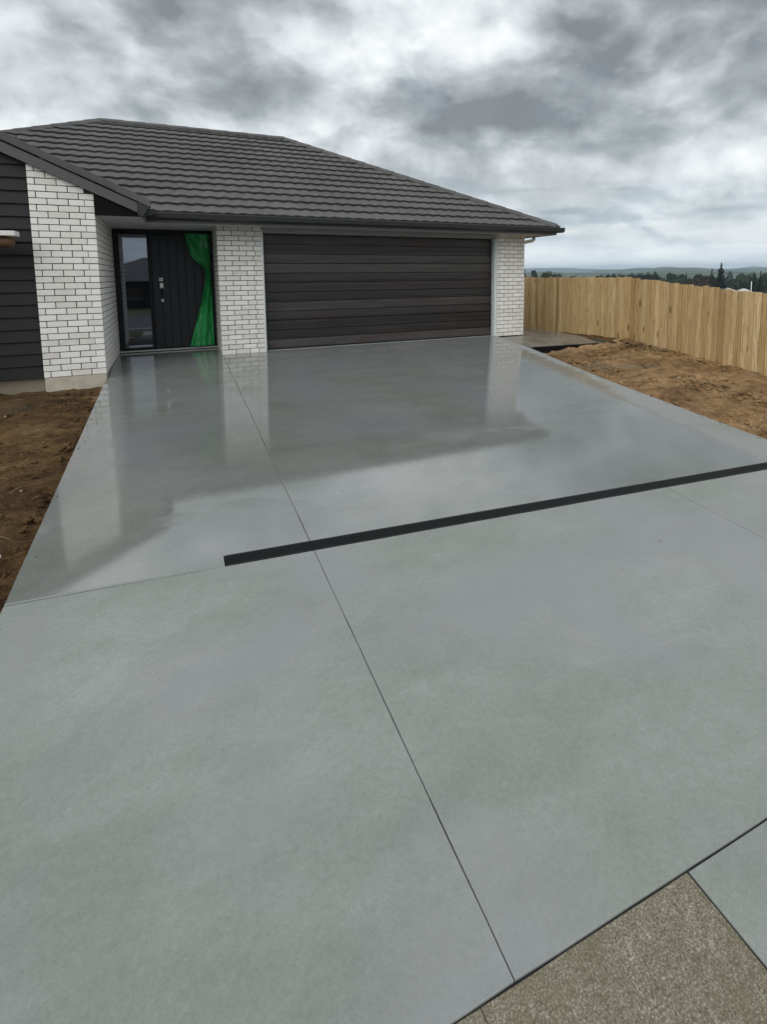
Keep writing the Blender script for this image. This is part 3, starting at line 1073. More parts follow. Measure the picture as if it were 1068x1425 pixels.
# weatherboards
WB = 0.1665
z = 0.0
i = 0
wbw = MB().add([(-7.4, YF + 0.09, 0), (PXL, YF + 0.09, 0), (PXL, YF + 0.09, 2.8), (-4.67, YF + 0.09, 3.6), (-7.4, YF + 0.09, 2.2)], [(0, 1, 2, 3, 4)]).build('weatherboard_wall', MAT['black'], house, fix=False)
while z < 3.55:
    xr_ = PXL - 0.004
    if z + WB > rake_bottom(PXL) - 0.02:
        xr_ = min(xr_, -2.40 - (z - 2.51) / 0.46 + 0.25)
    xl_ = -7.4
    if z > 2.2:
        xl_ = -7.4 + (z - 2.2) / 0.515
    if xr_ - xl_ > 0.3:
        prof = [(0, YF + 0.035, z + 0.004), (0, YF + 0.040, z + 0.0), (0, YF + 0.085, z + 0.0), (0, YF + 0.085, z + WB + 0.02), (0, YF + 0.066, z + WB + 0.02)]
        MB().extrude(prof, (xl_, 0, 0), (xr_, 0, 0)).build('weatherboard', MAT['weatherboard'], wbw)
    z += WB
MB().box(PXL - 0.012, PXL + 0.002, YF + 0.02, YF + 0.09, 0.0, 2.88).build('corner_flashing', MAT['black'], house)

# ---- roof: front slope of pressed tiles
roof = MB()
ex0, ex1 = -7.58, 6.19
yb = 2 * YR - YE
A, B, Cc, D_ = (ex0, YE, ZE - .06), (ex1, YE, ZE - .06), (ex1, yb, ZE - .06), (ex0, yb, ZE - .06)
RL, RR = (-2.74, YR, ZR - .06), (ex1 - (YR - YE) - 0.0, YR, ZR - .06)
roof.add([A, B, Cc, D_, RL, RR], [(0, 1, 5, 4), (1, 2, 5), (2, 3, 4, 5), (3, 0, 4), (0, 3, 2, 1)])
roof_o = roof.build('roof', MAT['tile'], house)
EXPO = 0.372
PAN = 0.222
SL = (YR - YE) / COSP
nrow = int(math.ceil(SL / EXPO))


def tile_h(x):
    ph = (x / PAN) % 1.0
    return 0.014 * (math.sin(math.pi * ph) ** 1.4) + 0.003 * math.sin(2 * math.pi * ph)


def roof_pt(x, s, h):
    y = YE + s * COSP
    zz = ZE + s * COSP * TANP
    sn = math.sin(math.atan(TANP))
    return (x, y - h * sn, zz + h * COSP)


rt_ = random.Random(11)
for r_ in range(nrow):
    s0 = r_ * EXPO
    s1 = min(SL, s0 + EXPO + 0.03)
    y0_, y1_ = YE + s0 * COSP, YE + s1 * COSP

    def lims(y):
        xa = max(y - 7.11, -1.75 - (y + 0.47) - 0.45)
        xb = 6.19 - (y + 0.47)
        return xa, xb
    xa0, xb0 = lims(y0_)
    SHEET = PAN * 6
    k0 = math.floor(xa0 / SHEET) - 1
    k = k0
    while True:
        xs = k * SHEET + (SHEET / 2 if r_ % 2 else 0)
        k += 1
        if xs > xb0:
            break
        if xs + SHEET < lims(y0_)[0] and xs + SHEET < lims(y1_)[0]:
            continue
        NX, NS = 48, 3
        mb = MB()
        dzz = rt_.uniform(-0.0015, 0.0015)
        vs = []
        lift = [0.042, 0.041, 0.020, 0.0]
        ss = [0.0, 0.06, 0.55, 1.0]
        for j in range(4):
            s_ = s0 + (s1 - s0) * ss[j]
            xa, xb = lims(YE + s_ * COSP)
            for i in range(NX + 1):
                x = xs + SHEET * i / NX
                hh = tile_h(x) + lift[j] + dzz
                xx = min(max(x, xa), xb)
                vs.append(roof_pt(xx, s_, hh))
        # turned-down nose
        xa, xb = lims(y0_)
        for i in range(NX + 1):
            x = xs + SHEET * i / NX
            xx = min(max(x, xa), xb)
            vs.append(roof_pt(xx, s0 + 0.034, tile_h(x) * 0.6 - 0.004))
        n = NX + 1
        fs = [(j * n + i, j * n + i + 1, (j + 1) * n + i + 1, (j + 1) * n + i) for j in range(3) for i in range(NX)]
        fs += [(4 * n + i, 4 * n + i + 1, i + 1, i) for i in range(NX)]
        # skip empty columns
        fs = [f for f in fs if (Vector(vs[f[0]]) - Vector(vs[f[1]])).length + (Vector(vs[f[2]]) - Vector(vs[f[3]])).length > 1e-4]
        if fs:
            mb.add(vs, fs)
            me = mb.mesh('roof_tile', MAT['tile'], fix=False, smooth=True)
            link(bpy.data.objects.new('roof_tile', me), roof_o)


def caps(a, b, seg, w=0.125, hgt=0.060, name='ridge_cap'):
    a, b = Vector(a), Vector(b)
    L = (b - a).length
    n = int(L / seg)
    dv = (b - a).normalized()
    side = dv.cross(Vector((0, 0, 1))).normalized()
    upv = side.cross(dv).normalized()
    for i in range(n):
        p, q = a + dv * (L * i / n), a + dv * (L * (i + 1) / n + 0.035)
        prof0 = [side * -w + upv * -0.035, side * -w * 0.96 + upv * 0.0, side * -w * 0.45 + upv * hgt * .85, upv * hgt, side * w * 0.45 + upv * hgt * .85, side * w * .96, side * w + upv * -0.035]
        m_ = len(prof0)
        vs = [p + v * 1.06 + upv * 0.006 for v in prof0] + [q + v for v in prof0] + [p + v * 0.9 - upv * .004 for v in prof0]
        fs = [(j, j + 1, m_ + j + 1, m_ + j) for j in range(m_ - 1)] + [(2 * m_ + j, 2 * m_ + j + 1, j + 1, j) for j in range(m_ - 1)]
        MB().add(vs, fs).build(name, MAT['tile'], roof_o, fix=False)


def up3(p, k=0.03):
    return (p[0], p[1], p[2] + k)


rl, rr = (-2.74, YR, ZR + .01), (6.19 - (YR + 0.47), YR, ZR + .01)
caps(rr, rl, 0.42)
caps((6.19 - 0.02, -0.49, ZE + 0.035), rr, 0.40, name='hip_cap')
caps((-6.2, YR - 3.46, ZR - 3.46 * TANP - .05), rl, 0.40, name='hip_cap')

# left wing roof (gable towards the street)
AX = -4.67
zl = lambda x: 2.42 + (-1.75 - x) * 0.46
zz_ap = zl(AX)
for sgn in (1, -1):
    xe_ = -1.75 if sgn == 1 else 2 * AX + 1.75
    mb = MB()
    n_ = 0.05
    y_f, y_b = YF - 0.05, -YE + 1.0
    yb1 = -0.47 + 0.0
    yb2 = -0.47 + 2.92
    vs = [(xe_, y_f, 2.42), (AX, y_f, zz_ap), (AX, yb2, zz_ap), (xe_, yb1, 2.42)]
    mb.add(vs + [(a, b, c - n_) for a, b, c in vs], [(0, 1, 2, 3), (7, 6, 5, 4), (0, 4, 5, 1), (2, 6, 7, 3), (3, 7, 4, 0), (1, 5, 6, 2)])
    mb.build('gable_roof', MAT['tile'], house)
# barge board and its capping
sl = Vector((1, 0, -0.515)).normalized()


def rake_piece(name, mat, x_a, x_b, y0, y1, zlo, zhi, par=house):
    """band under the rake: zlo..zhi measured above the barge's lower edge"""
    vs = []
    for yy in (y0, y1):
        for x in (x_a, x_b):
            vs.append((x, yy, rake_bottom(x) + zlo))
        for x in (x_b, x_a):
            vs.append((x, yy, rake_bottom(x) + zhi))
    return MB().add(vs, [(0, 1, 2, 3), (7, 6, 5, 4), (0, 4, 5, 1), (1, 5, 6, 2), (2, 6, 7, 3), (3, 7, 4, 0)]).build(name, mat, par, bevel=0.004)


rake_piece('barge_board', MAT['barge'], AX, -1.86, YF - 0.055, YF - 0.025, 0.0, 0.140)
nb = 7
for i in range(nb):
    xa = AX + (-1.715 - AX) * i / nb
    xb = AX + (-1.715 - AX) * (i + 1) / nb + 0.02
    rake_piece('barge_cap', MAT['tile'], xa, xb, YF - 0.075 - 0.002 * (i % 2), YF + 0.10, 0.156 + 0.003 * (i % 2), 0.26 + 0.003 * (i % 2))
MB().add([(AX, YF - 0.055, rake_bottom(AX)), (AX, YF - 0.025, rake_bottom(AX)), (2 * AX + 1.86, YF - 0.025, rake_bottom(-1.86)), (2 * AX + 1.86, YF - 0.055, rake_bottom(-1.86)),
          (AX, YF - 0.055, rake_bottom(AX) + .155), (AX, YF - 0.025, rake_bottom(AX) + .155), (2 * AX + 1.86, YF - 0.025, rake_bottom(-1.86) + .155), (2 * AX + 1.86, YF - 0.055, rake_bottom(-1.86) + .155)],
         [(0, 1, 2, 3), (4, 5, 6, 7), (0, 3, 7, 4), (1, 2, 6, 5), (2, 3, 7, 6), (0, 1, 5, 4)]).build('barge_board', MAT['barge'], house)
# end block of the barge where it meets the gutter
MB().add([(-1.862, YF - 0.06, 2.225), (-1.80, YF - 0.06, 2.20), (-1.70, YF - 0.06, 2.36), (-1.72, YF - 0.06, 2.455), (-1.80, YF - 0.06, 2.49), (-1.862, YF - 0.06, 2.40)] +
         [(-1.862, YF + 0.06, 2.225), (-1.80, YF + 0.06, 2.20), (-1.70, YF + 0.06, 2.36), (-1.72, YF + 0.06, 2.455), (-1.80, YF + 0.06, 2.49), (-1.862, YF + 0.06, 2.40)],
         [(0, 1, 2, 3, 4, 5), (11, 10, 9, 8, 7, 6)] + [(i, (i + 1) % 6, 6 + (i + 1) % 6, 6 + i) for i in range(6)]).build('gutter_stop_end', MAT['gutter'], house, bevel=0.006)
# boxed eave end beside the brick pier
MB().add([(EX0 + 0.004, YF - 0.020, HW - .004), (-1.80, YF - 0.020, HW - .004), (-1.80, YF - 0.020, 2.30), (EX0 + 0.004, YF - 0.020, 2.56),
          (EX0 + 0.004, YF + 0.03, HW - .004), (-1.80, YF + 0.03, HW - .004), (-1.80, YF + 0.03, 2.30), (EX0 + 0.004, YF + 0.03, 2.56)],
         [(0, 1, 2, 3), (7, 6, 5, 4), (0, 4, 5, 1), (1, 5, 6, 2), (2, 6, 7, 3), (3, 7, 4, 0)]).build('eave_end_panel', MAT['dark_panel'], house)

# soffits
MB().box(-2.386, -1.80, YF + 0.031, -0.462, HW, HW + 0.02).build('soffit', MAT['soffit'], house)
MB().box(-2.386, W0, -0.460, YD + 0.1, HW + 0.001, HW + 0.021).build('soffit', MAT['soffit'], house)
MB().box(W0, 6.17, -0.460, 0.0, HW + 0.001, HW + 0.021).build('soffit', MAT['soffit'], house)
MB().box(PX1, 6.17, 0.001, 8.6, HW + 0.001, HW + 0.021).build('soffit', MAT['soffit'], house)
# fascia and gutters
MB().box(-1.80, 6.19, -0.482, -0.461, 2.196, 2.325).build('fascia', MAT['fascia'], house, bevel=0.002)
MB().box(6.171, 6.192, -0.46, 9.0, 2.196, 2.325).build('fascia', MAT['fascia'], house)
MB().box(-1.80, -1.778, YF + 0.04, -0.484, 2.196, 2.33).build('fascia', MAT['fascia'], house)
gp = [(0, 0), (-0.085, 0.0), (-0.118, 0.022), (-0.125, 0.095), (-0.112, 0.104), (-0.108, 0.09), (0, 0.09)]
MB().extrude([(0, a, b) for a, b in gp], (-1.775, -0.483, 2.242), (6.30, -0.483, 2.242)).build('gutter', MAT['gutter'], house)
MB().extrude([(-a, 0, b) for a, b in gp], (6.193, -0.60, 2.243), (6.193, 9.0, 2.243)).build('gutter', MAT['gutter'], house)
MB().extrude([(-a, 0, b) for a, b in gp], (-1.777, YF + 0.06, 2.243), (-1.777, -0.6, 2.243)).build('gutter', MAT['gutter'], house)
# white outlet pipe below the side eave
MB().tube([(6.235, 0.35, 2.245), (6.235, 0.35, 2.15), (6.20, 0.35, 2.13), (5.86, 0.35, 2.06), (5.80, 0.35, 2.03), (5.785, 0.35, 1.98), (5.785, 0.35, 0.0)], 0.038, 10).build('downpipe', MAT['white_pvc'], house, smooth=True)

# ---- garage door
gd = empty('garage_door', (0, YG, 0))
gd.parent = house
NS_ = 12
zb, zt_ = 0.018, 2.11
hs = (zt_ - zb) / NS_
for i in range(NS_):
    z0_ = zb + hs * i
    sec = (i % 3 == 0)
    gpx = 0.006 if sec else 0.0015
    tl = (0.0, 0.004, -0.003, 0.002)[(i * 7) % 4]
    prof = [(0, 0.012, gpx), (0, 0.001, gpx + 0.004), (0, -0.001 - tl, hs * 0.3), (0, -0.001, hs * 0.7), (0, 0.001, hs - 0.010), (0, 0.020, hs - 0.009), (0, 0.020, hs - 0.001), (0, 0.045, hs - 0.001), (0, 0.045, gpx)]
    put('door_slat', MB().extrude(prof, (0.035, 0, 0), (GX1 - 0.035, 0, 0)).mesh('door_slat', MAT['wood_door']), gd, (0, 0, z0_))
MB().box(0.03, GX1 - 0.03, 0.06, 0.08, 0.01, 2.15).build('door_backing', MAT['black'], gd)
MB().box(0.03, GX1 - 0.03, -0.005, 0.04, 0.002, 0.016).build('bottom_seal', MAT['black'], gd)
MB().box(0.0015, 0.033, 0.03, 0.30, 0.0, HW - 0.001).build('jamb', MAT['jamb'], house, bevel=0.002)
MB().box(-0.002, 0.018, -0.012, 0.05, 0.001, HW - 0.05).build('jamb', MAT['jamb'], house, bevel=0.002)
MB().box(GX1 - 0.033, GX1 - 0.0015, 0.03, 0.30, 0.0, HW - 0.001).build('jamb', MAT['jamb'], house, bevel=0.002)
MB().box(GX1 - 0.05, GX1 - 0.018, 0.05, 0.12, 0.0, HW - 0.003).build('jamb', MAT['jamb'], house, bevel=0.003)
MB().box(0.034, GX1 - 0.034, 0.03, 0.29, 2.125, HW - 0.002).build('door_head', MAT['trim'], house, bevel=0.002)
MB().box(0.019, GX1 - 0.051, -0.006, 0.029, 2.150, HW - 0.003).build('head_flashing', MAT['trim'], house, bevel=0.002)
MB().box(0.034, GX1 - 0.034, 0.11, 0.165, 0.0008, 0.008).build('threshold_strip', MAT['trim'], house)

# ---- entry door
ed = empty('entry_door', (0, YD, 0))
ed.parent = house
fr = MB()
fx0, fx1 = EX0 + 0.002, EX1 - 0.002
fz0, fz1 = 0.035, HW - 0.002
fr.box(fx0, fx0 + 0.09, -0.05, 0.06, fz0, fz1)
fr.box(fx1 - 0.055, fx1, -0.05, 0.06, fz0, fz1)
fr.box(fx0 + 0.09, fx1 - 0.055, -0.049, 0.06, 2.12, fz1)
fr.box(-1.855, -1.80, -0.05, 0.06, fz0, 2.12)
fr.box(fx0 + 0.09, -1.855, -0.048, 0.06, fz0, 0.085)
fr.build('door_frame', MAT['black'], ed, bevel=0.003)
MB().box(fx0 + 0.09, -1.855, -0.018, -0.006, 0.085, 2.12).build('sidelight_glass', MAT['glass'], ed)
MB().box(fx0 + 0.02, fx1 - 0.02, 0.02, 0.05, 0.03, 2.18).build('backing', MAT['black'], ed)
dl = MB().box(-1.797, fx1 - 0.058, -0.008, 0.018, 0.055, 2.116).build('door_leaf', MAT['black'], ed)
npl = 7
pw = (fx1 - 0.058 + 1.797) / npl
for i in range(npl):
    xa = -1.797 + pw * i
    MB().box(xa + 0.003, xa + pw - 0.003, -0.022, -0.009, 0.058, 2.113).build('door_plank', MAT['door_leaf'], dl, bevel=0.003)
hd = MB().box(-1.685, -1.625, -0.036, -0.0225, 1.285, 1.345)
hd.build('lock_rose', MAT['steel'], dl, bevel=0.003)
MB().box(-1.665, -1.645, -0.044, -0.037, 1.300, 1.330).build('lock_barrel', MAT['black'], dl, bevel=0.002)
MB().box(-1.680, -1.622, -0.036, -0.0225, 1.150, 1.250).build('handle_plate', MAT['steel'], dl, bevel=0.003)
MB().box(-1.665, -1.637, -0.075, -0.037, 0.985, 1.170).build('pull_handle', MAT['black'], dl, bevel=0.006)
MB().box(-1.670, -1.628, -0.040, -0.0225, 0.905, 0.960).build('handle_foot', MAT['steel'], dl, bevel=0.003)
MB().box(fx0, fx1, -0.085, 0.06, 0.012, 0.034).build('sill', MAT['sill'], ed, bevel=0.003)
MB().box(fx0, fx1, -0.06, 0.06, -0.01, 0.011).build('sill_packer', MAT['black'], ed)

# green plastic sheet hanging over the right of the entry door
gs = MB()
left = [(2.15, -1.215), (2.02, -1.20), (1.90, -1.17), (1.78, -1.145), (1.68, -1.10), (1.60, -1.00), (1.54, -0.93), (1.46, -0.885), (1.35, -0.895), (1.20, -0.92), (1.02, -0.96), (0.82, -1.015), (0.60, -1.075), (0.40, -1.13), (0.20, -1.19), (0.065, -1.225)]
NXg = 22
NZg = 60


def left_at(z):
    for (za, xa), (zb_, xb) in zip(left, left[1:]):
        if z >= zb_:
            return xa + (xb - xa) * (za - z) / (za - zb_)
    return left[-1][1]


for j in range(NZg + 1):
    z = 2.15 + (0.065 - 2.15) * j / NZg
    xl_ = left_at(z)
    wdt = (-0.80 - xl_)
    gather = 1.0 - wdt / 0.43
    for i in range(NXg + 1):
        u = i / NXg
        x = xl_ + wdt * u
        amp = 0.014 + 0.030 * gather
        fold = amp * math.sin(u * 11.0 + 1.3 * math.sin(z * 2.0)) + 0.014 * fbm(u * 3, z * 2.2, 4.0, 3) + 0.010 * math.sin(u * 23 + z * 3) + 0.030 * abs(fbm(u * 4 + z, z * 5, 9.0, 4))
        diag = 0.03 * max(0.0, 1 - abs(u - (2.15 - z) * 0.9) * 5) if z > 1.45 else 0.0
        low_ = 0.05 * max(0.0, 1 - abs(u - 0.42) * 3.0) * smoothstep(1.3, 0.4, z) if z < 1.35 else 0.0
        gs.v.append((x, YD - 0.085 - fold - diag - low_ - 0.02 * (1 - u), z))
n = NXg + 1
for j in range(NZg):
    for i in range(NXg):
        gs.f.append((j * n + i, j * n + i + 1, (j + 1) * n + i + 1, (j + 1) * n + i))
tag(gs.build('plastic_sheet', MAT['green'], smooth=True, fix=False), 'green plastic sheet hanging gathered over the dark entry door', 'sheet')

# ------------------------------------------------------------------ timber fence
fence = empty('timber_fence', (7.5, 0, 0))
tag(fence, 'new timber paling fence along the right side of the section', 'fence')


def ztop_f(y):
    return 1.275 if y > -1.15 else 1.285 + (y + 1.15) * 0.092


rf = random.Random(5)
y = -9.4
pal_cache = {}
while y < 9.0:
    w = rf.choice((0.098, 0.102, 0.094, 0.106))
    zb_, zt_ = zfence(y) - 0.03 + rf.uniform(-.02, .02), ztop_f(y) + rf.uniform(-.018, .014)
    h = round((zt_ - zb_) / 0.02) * 0.02
    key = (w, h)
    if key not in pal_cache:
        pal_cache[key] = MB().box(-0.009, 0.009, -w / 2, w / 2, 0, h).mesh('paling', MAT['paling'], bevel=0.0025)
    proud = rf.uniform(-0.009, 0.005) - (0.004 if rf.random() < .3 else 0)
    put('paling', pal_cache[key], fence, (proud, y + w / 2, zt_ - h), (rf.uniform(-.004, .004), rf.uniform(-.006, .006), rf.uniform(-.02, .02)))
    y += w + rf.uniform(0.002, 0.006)
for (ya, yb_) in ((-9.4, -1.15), (-1.15, 9.0)):
    for k in (0.15, 0.55, 0.9):
        za = zfence(ya) + (ztop_f(ya) - zfence(ya)) * k
        zb_ = zfence(yb_) + (ztop_f(yb_) - zfence(yb_)) * k
        pr = [(0.016, 0, -0.035), (0.064, 0, -0.035), (0.064, 0, 0.035), (0.016, 0, 0.035)]
        MB().extrude(pr, (0, ya, za), (0, yb_, zb_)).build('rail', MAT['rail'], fence)
y = -9.2
while y < 9:
    MB().box(0.066, 0.166, y - 0.05, y + 0.05, zfence(y) - 0.3, ztop_f(y) - 0.05).build('post', MAT['rail'], fence, bevel=0.004)
    y += 2.4

# ------------------------------------------------------------------ things at the left edge
pl = MB().box(-5.4, -3.225, -1.50, -1.28, 1.883, 1.945).build('plank', MAT['white_paint'], bevel=0.006)
tag(pl, 'white painted plank jutting in front of the dark weatherboards', 'plank')
tr = empty('timber_trestle', (-4.4, -1.39, 0))
tag(tr, 'brown round timber trestle rail just below the white plank', 'trestle')
lg = MB().tube([(-0.95, 0, 1.81), (0.2, 0, 1.812), (1.06, 0, 1.810), (1.115, 0, 1.808), (1.135, 0, 1.806)], [0.072, 0.072, 0.070, 0.062, 0.040], 14)
lg.build('rail', MAT['brown_timber'], tr, smooth=True)
for (lx, ly) in ((-0.8, -0.3), (-0.8, 0.16), (0.45, -0.3), (0.45, 0.16)):
    zg = z_left(-4.4 + lx, -1.39 + ly)
    MB().tube([(lx, ly * 0.15, 1.76), (lx + 0.02, ly, zg - 0.03)], 0.035, 8).build('leg', MAT['brown_timber'], tr, smooth=True)
oc = MB().box(-0.16, 0.16, -0.045, 0.045, 0, 0.022).build('timber_offcut', MAT['white_paint'], bevel=0.003)
oc.location = (-2.71, -5.635, z_left(-2.67, -5.63) + 0.055)
oc.rotation_euler = (0.1, -0.06, 0.75)
tag(oc, 'white timber offcut lying on dark soil at the left edge', 'offcut')

# ------------------------------------------------------------------ background: trees, houses, pole, hills
LEAF = {}


def leaf_crown(name, mat, kind, h, r, seed, count):
    rl_ = random.Random(seed)
    mb = MB()
    lobes = []
    if kind == 'round':
        for i in range(9):
            a = rl_.uniform(0, 6.28)
            rr_ = r * rl_.uniform(0.15, 0.7)
            lobes.append((Vector((math.cos(a) * rr_, math.sin(a) * rr_, h * rl_.uniform(0.35, 0.82))), r * rl_.uniform(0.32, 0.55)))
    for i in range(count):
        if kind == 'round':
            c, lr = rl_.choice(lobes)
            dv = Vector((rl_.gauss(0, 1), rl_.gauss(0, 1), rl_.gauss(0, 0.8))).normalized()
            p = c + dv * lr * (0.55 + 0.45 * rl_.random())
            s_ = r * rl_.uniform(0.09, 0.17)
        else:
            q = rl_.random() ** 0.65                       # 0 at top
            tier = 0.5 + 0.5 * math.sin(q * h * 3.3)
            rad = r * q * (0.55 + 0.45 * tier) * math.sqrt(rl_.random())
            a = rl_.uniform(0, 6.28)
            p = Vector((math.cos(a) * rad, math.sin(a) * rad, h * (1 - 0.93 * q) - rad * 0.15))
            s_ = r * rl_.uniform(0.06, 0.16) * (0.4 + q)
        n_ = Vector((rl_.gauss(0, 1), rl_.gauss(0, 1), rl_.gauss(0, 1))).normalized()
        a_ = n_.orthogonal().normalized() * s_
        b_ = n_.cross(a_.normalized()) * s_ * 0.7
        mb.add([p - a_, p - b_, p + a_, p + b_], [(0, 1, 2, 3)])
    return mb.mesh(name, mat, fix=False)


def trunk_mesh(h, r):
    mb = MB()
    mb.tube([(0, 0, -0.3), (0.05, 0, h * 0.3), (0, 0.05, h * 0.85)], [h * 0.03, h * 0.022, h * 0.006], 6)
    for k in range(4):
        a = k * 1.6
        mb.tube([(0.03, 0, h * (.3 + .1 * k)), (math.cos(a) * r * .6, math.sin(a) * r * .6, h * (.5 + .1 * k))], [h * .012, h * .004], 5)
    return mb.mesh('trunk', MAT['bark'], fix=False)


for kk, (kd, mt) in {'dark': ('round', 'leaf_dark'), 'mid': ('round', 'leaf_mid'), 'brown': ('round', 'leaf_brown'), 'conifer': ('conifer', 'leaf_conifer')}.items():
    LEAF[kk] = []
    for s_ in range(3):
        hh, r_ = (10.0, 5.0) if kd == 'round' else (12.0, 2.6)
        LEAF[kk].append((leaf_crown('crown', MAT[mt], kd, hh, r_, 100 + s_ * 7 + len(kk), 1500 if kd == 'round' else 1400), trunk_mesh(hh, r_), hh, r_))
rtree = random.Random(21)


def tree(u, v_top, depth, half_px, kind, name, label, group=None, var=None):
    """a tree standing on the low ground beyond the fence; height and spread follow from its distance"""
    if kind != 'conifer':
        depth = max(depth, 2700.0 / half_px)
    top = at(u, v_top, depth)
    zg = ground_z(top.x, top.y)
    crown, trunk, hh, r_ = LEAF[kind][rtree.randrange(3) if var is None else var]
    e = empty(name, (top.x, top.y, zg), rtree.uniform(0, 6.28))
    half = half_px * depth / FPX
    sz_ = (top.z - zg) / (hh * (0.98 if kind == 'conifer' else 0.97))
    e.scale = (half / r_, half / r_, sz_)
    put('crown', crown, e)
    put('trunk', trunk, e)
    tag(e, label, 'tree', group)
    return e


tree(731, 374.0, 95, 12, 'conifer', 'bushy_tree', 'dark narrow tree right against the edge of the right brick pier', var=0)
tree(745, 376.0, 100, 8, 'dark', 'round_tree', 'round dark tree above the fence nearest the right brick pier', var=1)
tree(762, 379.0, 110, 11, 'dark', 'round_tree', 'low wide dark tree second from the right brick pier', var=2)
tree(776, 381.0, 115, 7, 'dark', 'round_tree', 'small low dark tree third from the right brick pier', var=0)
tree(1005, 365.5, 150, 21, 'conifer', 'pine_tree', 'tallest dark conifer standing above the far tree line', var=0)
tree(1003, 379, 150, 26, 'conifer', 'pine_tree', 'broad dark conifer in front of the tallest conifer', var=1)
tree(992, 373.5, 155, 11, 'conifer', 'pine_tree', 'slim conifer just left of the tallest conifer', var=1)
tree(1051, 378.5, 120, 12, 'conifer', 'cypress_tree', 'left one of a pair of pointed conifers near the right edge', var=2)
tree(1060, 377.5, 120, 14, 'conifer', 'cypress_tree', 'right one of a pair of pointed conifers near the right edge', var=0)
tree(1018, 378.0, 330, 5, 'dark', 'round_tree', 'small round tree on the skyline right of the tallest conifer', var=0)
tree(1031, 380.0, 180, 7, 'dark', 'round_tree', 'rounded dark tree between the tallest conifer and the conifer pair', var=1)
tree(956, 379.0, 230, 8, 'conifer', 'pine_tree', 'small lone conifer on the tree line left of the slim conifer', var=2)
tree(985, 391, 85, 13, 'brown', 'bushy_tree', 'russet brown tree low behind the fence below the conifers', var=1)
G_ = 'trees in the far tree line'
for (u, v, dp, hp, kd) in [(836, 383.5, 330, 9, 'dark'), (851, 382, 300, 10, 'dark'), (866, 382.5, 330, 9, 'dark'), (880, 381.5, 280, 11, 'dark'), (895, 380.5, 260, 11, 'dark'), (908, 380, 250, 11, 'dark'), (921, 381.5, 240, 10, 'mid'), (934, 381, 240, 11, 'dark'), (947, 381.5, 220, 10, 'dark'), (960, 384, 190, 11, 'mid'), (972, 382.5, 180, 11, 'dark'), (984, 382, 170, 11, 'mid'), (1020, 385, 160, 10, 'mid'), (1043, 383, 170, 11, 'mid'), (1066, 381, 170, 10, 'dark'), (1080, 381, 160, 12, 'mid'), (800, 384, 380, 6, 'dark'), (815, 384.5, 380, 6, 'mid')]:
    tree(u, v, dp, hp, kd, 'bushy_tree', 'leafy tree in the continuous far tree line beyond the fence', G_)
for (u, v, dp, hp, kd) in [(900, 387, 150, 12, 'mid'), (918, 388, 140, 12, 'mid'), (936, 389, 135, 12, 'dark'), (952, 389, 125, 13, 'mid'), (968, 389, 110, 13, 'brown'), (1000, 391, 100, 14, 'dark'), (1020, 392, 95, 12, 'dark'), (1022, 389, 110, 10, 'mid'), (1036, 391, 85, 11, 'dark'), (1050, 386, 92, 12, 'dark'), (1062, 388, 88, 12, 'dark'), (1078, 388, 90, 14, 'dark')]:
    tree(u, v, dp, hp, kd, 'bushy_tree', 'lower bushy tree in front of the far tree line', 'bushy trees nearer the fence')


def far_house(u, v_top, depth, w, dpt, rz, label):
    top = at(u, v_top, depth)
    zg = ground_z(top.x, top.y)
    e = empty('distant_house', (top.x, top.y, zg), rz)
    tag(e, label, 'house', None)
    hgt = top.z - zg
    hw = hgt - 1.3
    MB().box(-w / 2 + .4, w / 2 - .4, -dpt / 2 + .4, dpt / 2 - .4, -0.5, hw + 0.05).build('wall', MAT['pale_wall'], e)
    vs = [(-w / 2, -dpt / 2, hw), (w / 2, -dpt / 2, hw), (w / 2, dpt / 2, hw), (-w / 2, dpt / 2, hw), (-w / 2 + dpt / 2, 0, hgt), (w / 2 - dpt / 2, 0, hgt)]
    MB().add(vs, [(0, 1, 5, 4), (1, 2, 5), (2, 3, 4, 5), (3, 0, 4), (3, 2, 1, 0)]).build('roof', MAT['pale_roof'], e)
    for k in (-1, 1):
        wd = MB().box(k * w * .25 - .7, k * w * .25 + .7, -dpt / 2 + .33, -dpt / 2 + .39, hw - 1.9, hw - .6).build('window', MAT['glass'], e)


far_house(1008, 400.0, 150, 7.5, 5.5, -0.75, 'pale roofed house just showing above the fence below the tallest conifer')
far_house(1036, 401.5, 165, 5.0, 4.2, -0.6, 'small pale roofed building above the fence beside the white pole')
tp = at(1047, 391.5, 105)
zg = ground_z(tp.x, tp.y)
pe = MB().tube([(0, 0, -0.3), (0, 0, tp.z - zg - 0.02), (0.0, 0.0, tp.z - zg)], [0.09, 0.075, 0.05], 8)
0 and pe.add([(-.3, -.03, tp.z - zg - .10), (.3, -.03, tp.z - zg - .10), (.3, .03, tp.z - zg - .04), (-.3, .03, tp.z - zg - .04)], [(0, 1, 2, 3)])
po = pe.build('white_pole', MAT['white_pvc'], smooth=True)
po.location = (tp.x, tp.y, zg)
tag(po, 'thin white pole standing among trees near the right edge', 'pole')


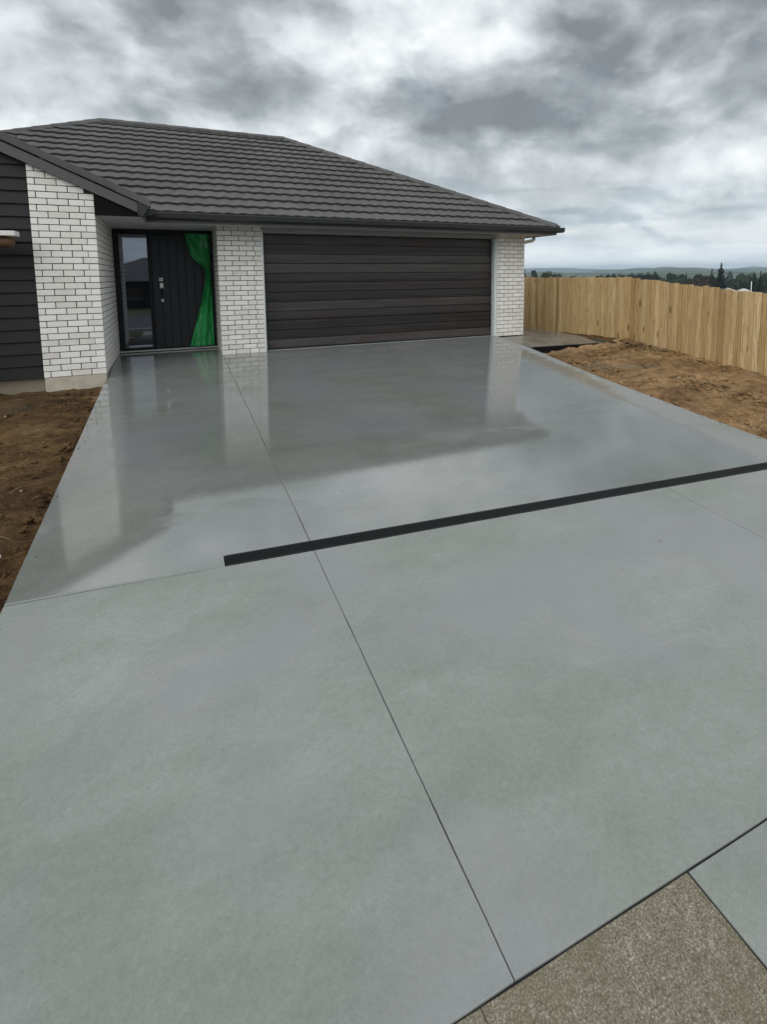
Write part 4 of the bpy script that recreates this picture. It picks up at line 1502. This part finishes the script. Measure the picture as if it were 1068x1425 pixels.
def hills(name, rad, depth, hmin, hmax, seed, az0, az1, n):
    vs, fs = [], []
    M_ = 7
    for i in range(n + 1):
        az = az0 + (az1 - az0) * i / n
        hh = hmin + (hmax - hmin) * max(0.0, min(1.0, 0.5 + 0.9 * fbm(az * 5, seed, 0, 3) + 0.25 * fbm(az * 26, seed, 3, 3)))
        for j in range(M_):
            q = j / (M_ - 1)
            rr_ = rad + depth * (q - 0.5) + 120 * fbm(az * 9, q * 2, seed, 3)
            prof = math.sin(math.pi * q) ** 1.3
            zz = -12 + (hh + 12) * prof * (1 + 0.12 * fbm(az * 40, q * 4, seed + 2, 3))
            vs.append((CAM.x + math.sin(az) * rr_, CAM.y + math.cos(az) * rr_, zz))
    for i in range(n):
        for j in range(M_ - 1):
            fs.append((i * M_ + j, (i + 1) * M_ + j, (i + 1) * M_ + j + 1, i * M_ + j + 1))
    o = MB().add(vs, fs).build(name, MAT['hill'], smooth=True)
    tag(o, kind='structure')


hills('hills', 1600, 900, -2, 10, 3.0, -0.6, 2.2, 160)
hills('hills', 3000, 1400, 8, 34, 8.0, -0.6, 2.2, 200)
hills('hills', 5000, 1800, 18, 66, 14.0, -0.6, 2.2, 220)

# ------------------------------------------------------------------ the street behind the viewer (seen in the glass)
rd = MB().add([(-60, -24, -0.9), (60, -24, -0.9), (60, -13, -0.9), (-60, -13, -0.9)], [(0, 1, 2, 3)]).build('road', MAT['asphalt'], fix=False)
tag(rd, kind='structure')
kb = MB().box(-60, 60, -13.0, -12.75, -1.1, -0.78).build('kerb', MAT['kerb'], bevel=0.02)
tag(kb, kind='structure')
nh = empty('neighbour_house', (-1.0, -37, -0.95))
tag(nh, 'dark roofed house across the street mirrored in the entry sidelight', 'house')
MB().box(-7, 7, -4.5, 4.5, -0.3, 2.1).build('wall', MAT['weatherboard'], nh)
vs = [(-7.6, -5.1, 2.05), (7.6, -5.1, 2.05), (7.6, 5.1, 2.05), (-7.6, 5.1, 2.05), (-2.5, 0, 3.95), (2.5, 0, 3.95)]
MB().add(vs, [(0, 1, 5, 4), (1, 2, 5), (2, 3, 4, 5), (3, 0, 4), (3, 2, 1, 0)]).build('roof', MAT['tile'], nh)
MB().box(1.0, 5.8, 4.47, 4.55, 0.05, 2.1).build('garage_door', MAT['trim'], nh)
MB().box(-4.5, -2.5, 4.47, 4.55, 0.6, 2.0).build('window', MAT['glass'], nh)

# ------------------------------------------------------------------ haze
hz = MB().box(-6600, 6600, -6600, 6600, -40, 110).build('haze', None)
m = bpy.data.materials.new('haze')
m.use_nodes = True
m.node_tree.nodes.clear()
ho = m.node_tree.nodes.new('ShaderNodeOutputMaterial')
pv = m.node_tree.nodes.new('ShaderNodeVolumePrincipled')
pv.inputs['Color'].default_value = (0.66, 0.84, 1.0, 1)
pv.inputs['Density'].default_value = 0.00024
pv.inputs['Anisotropy'].default_value = 0.0
m.node_tree.links.new(pv.outputs[0], ho.inputs['Volume'])
hz.data.materials.append(m)
tag(hz, kind='stuff')
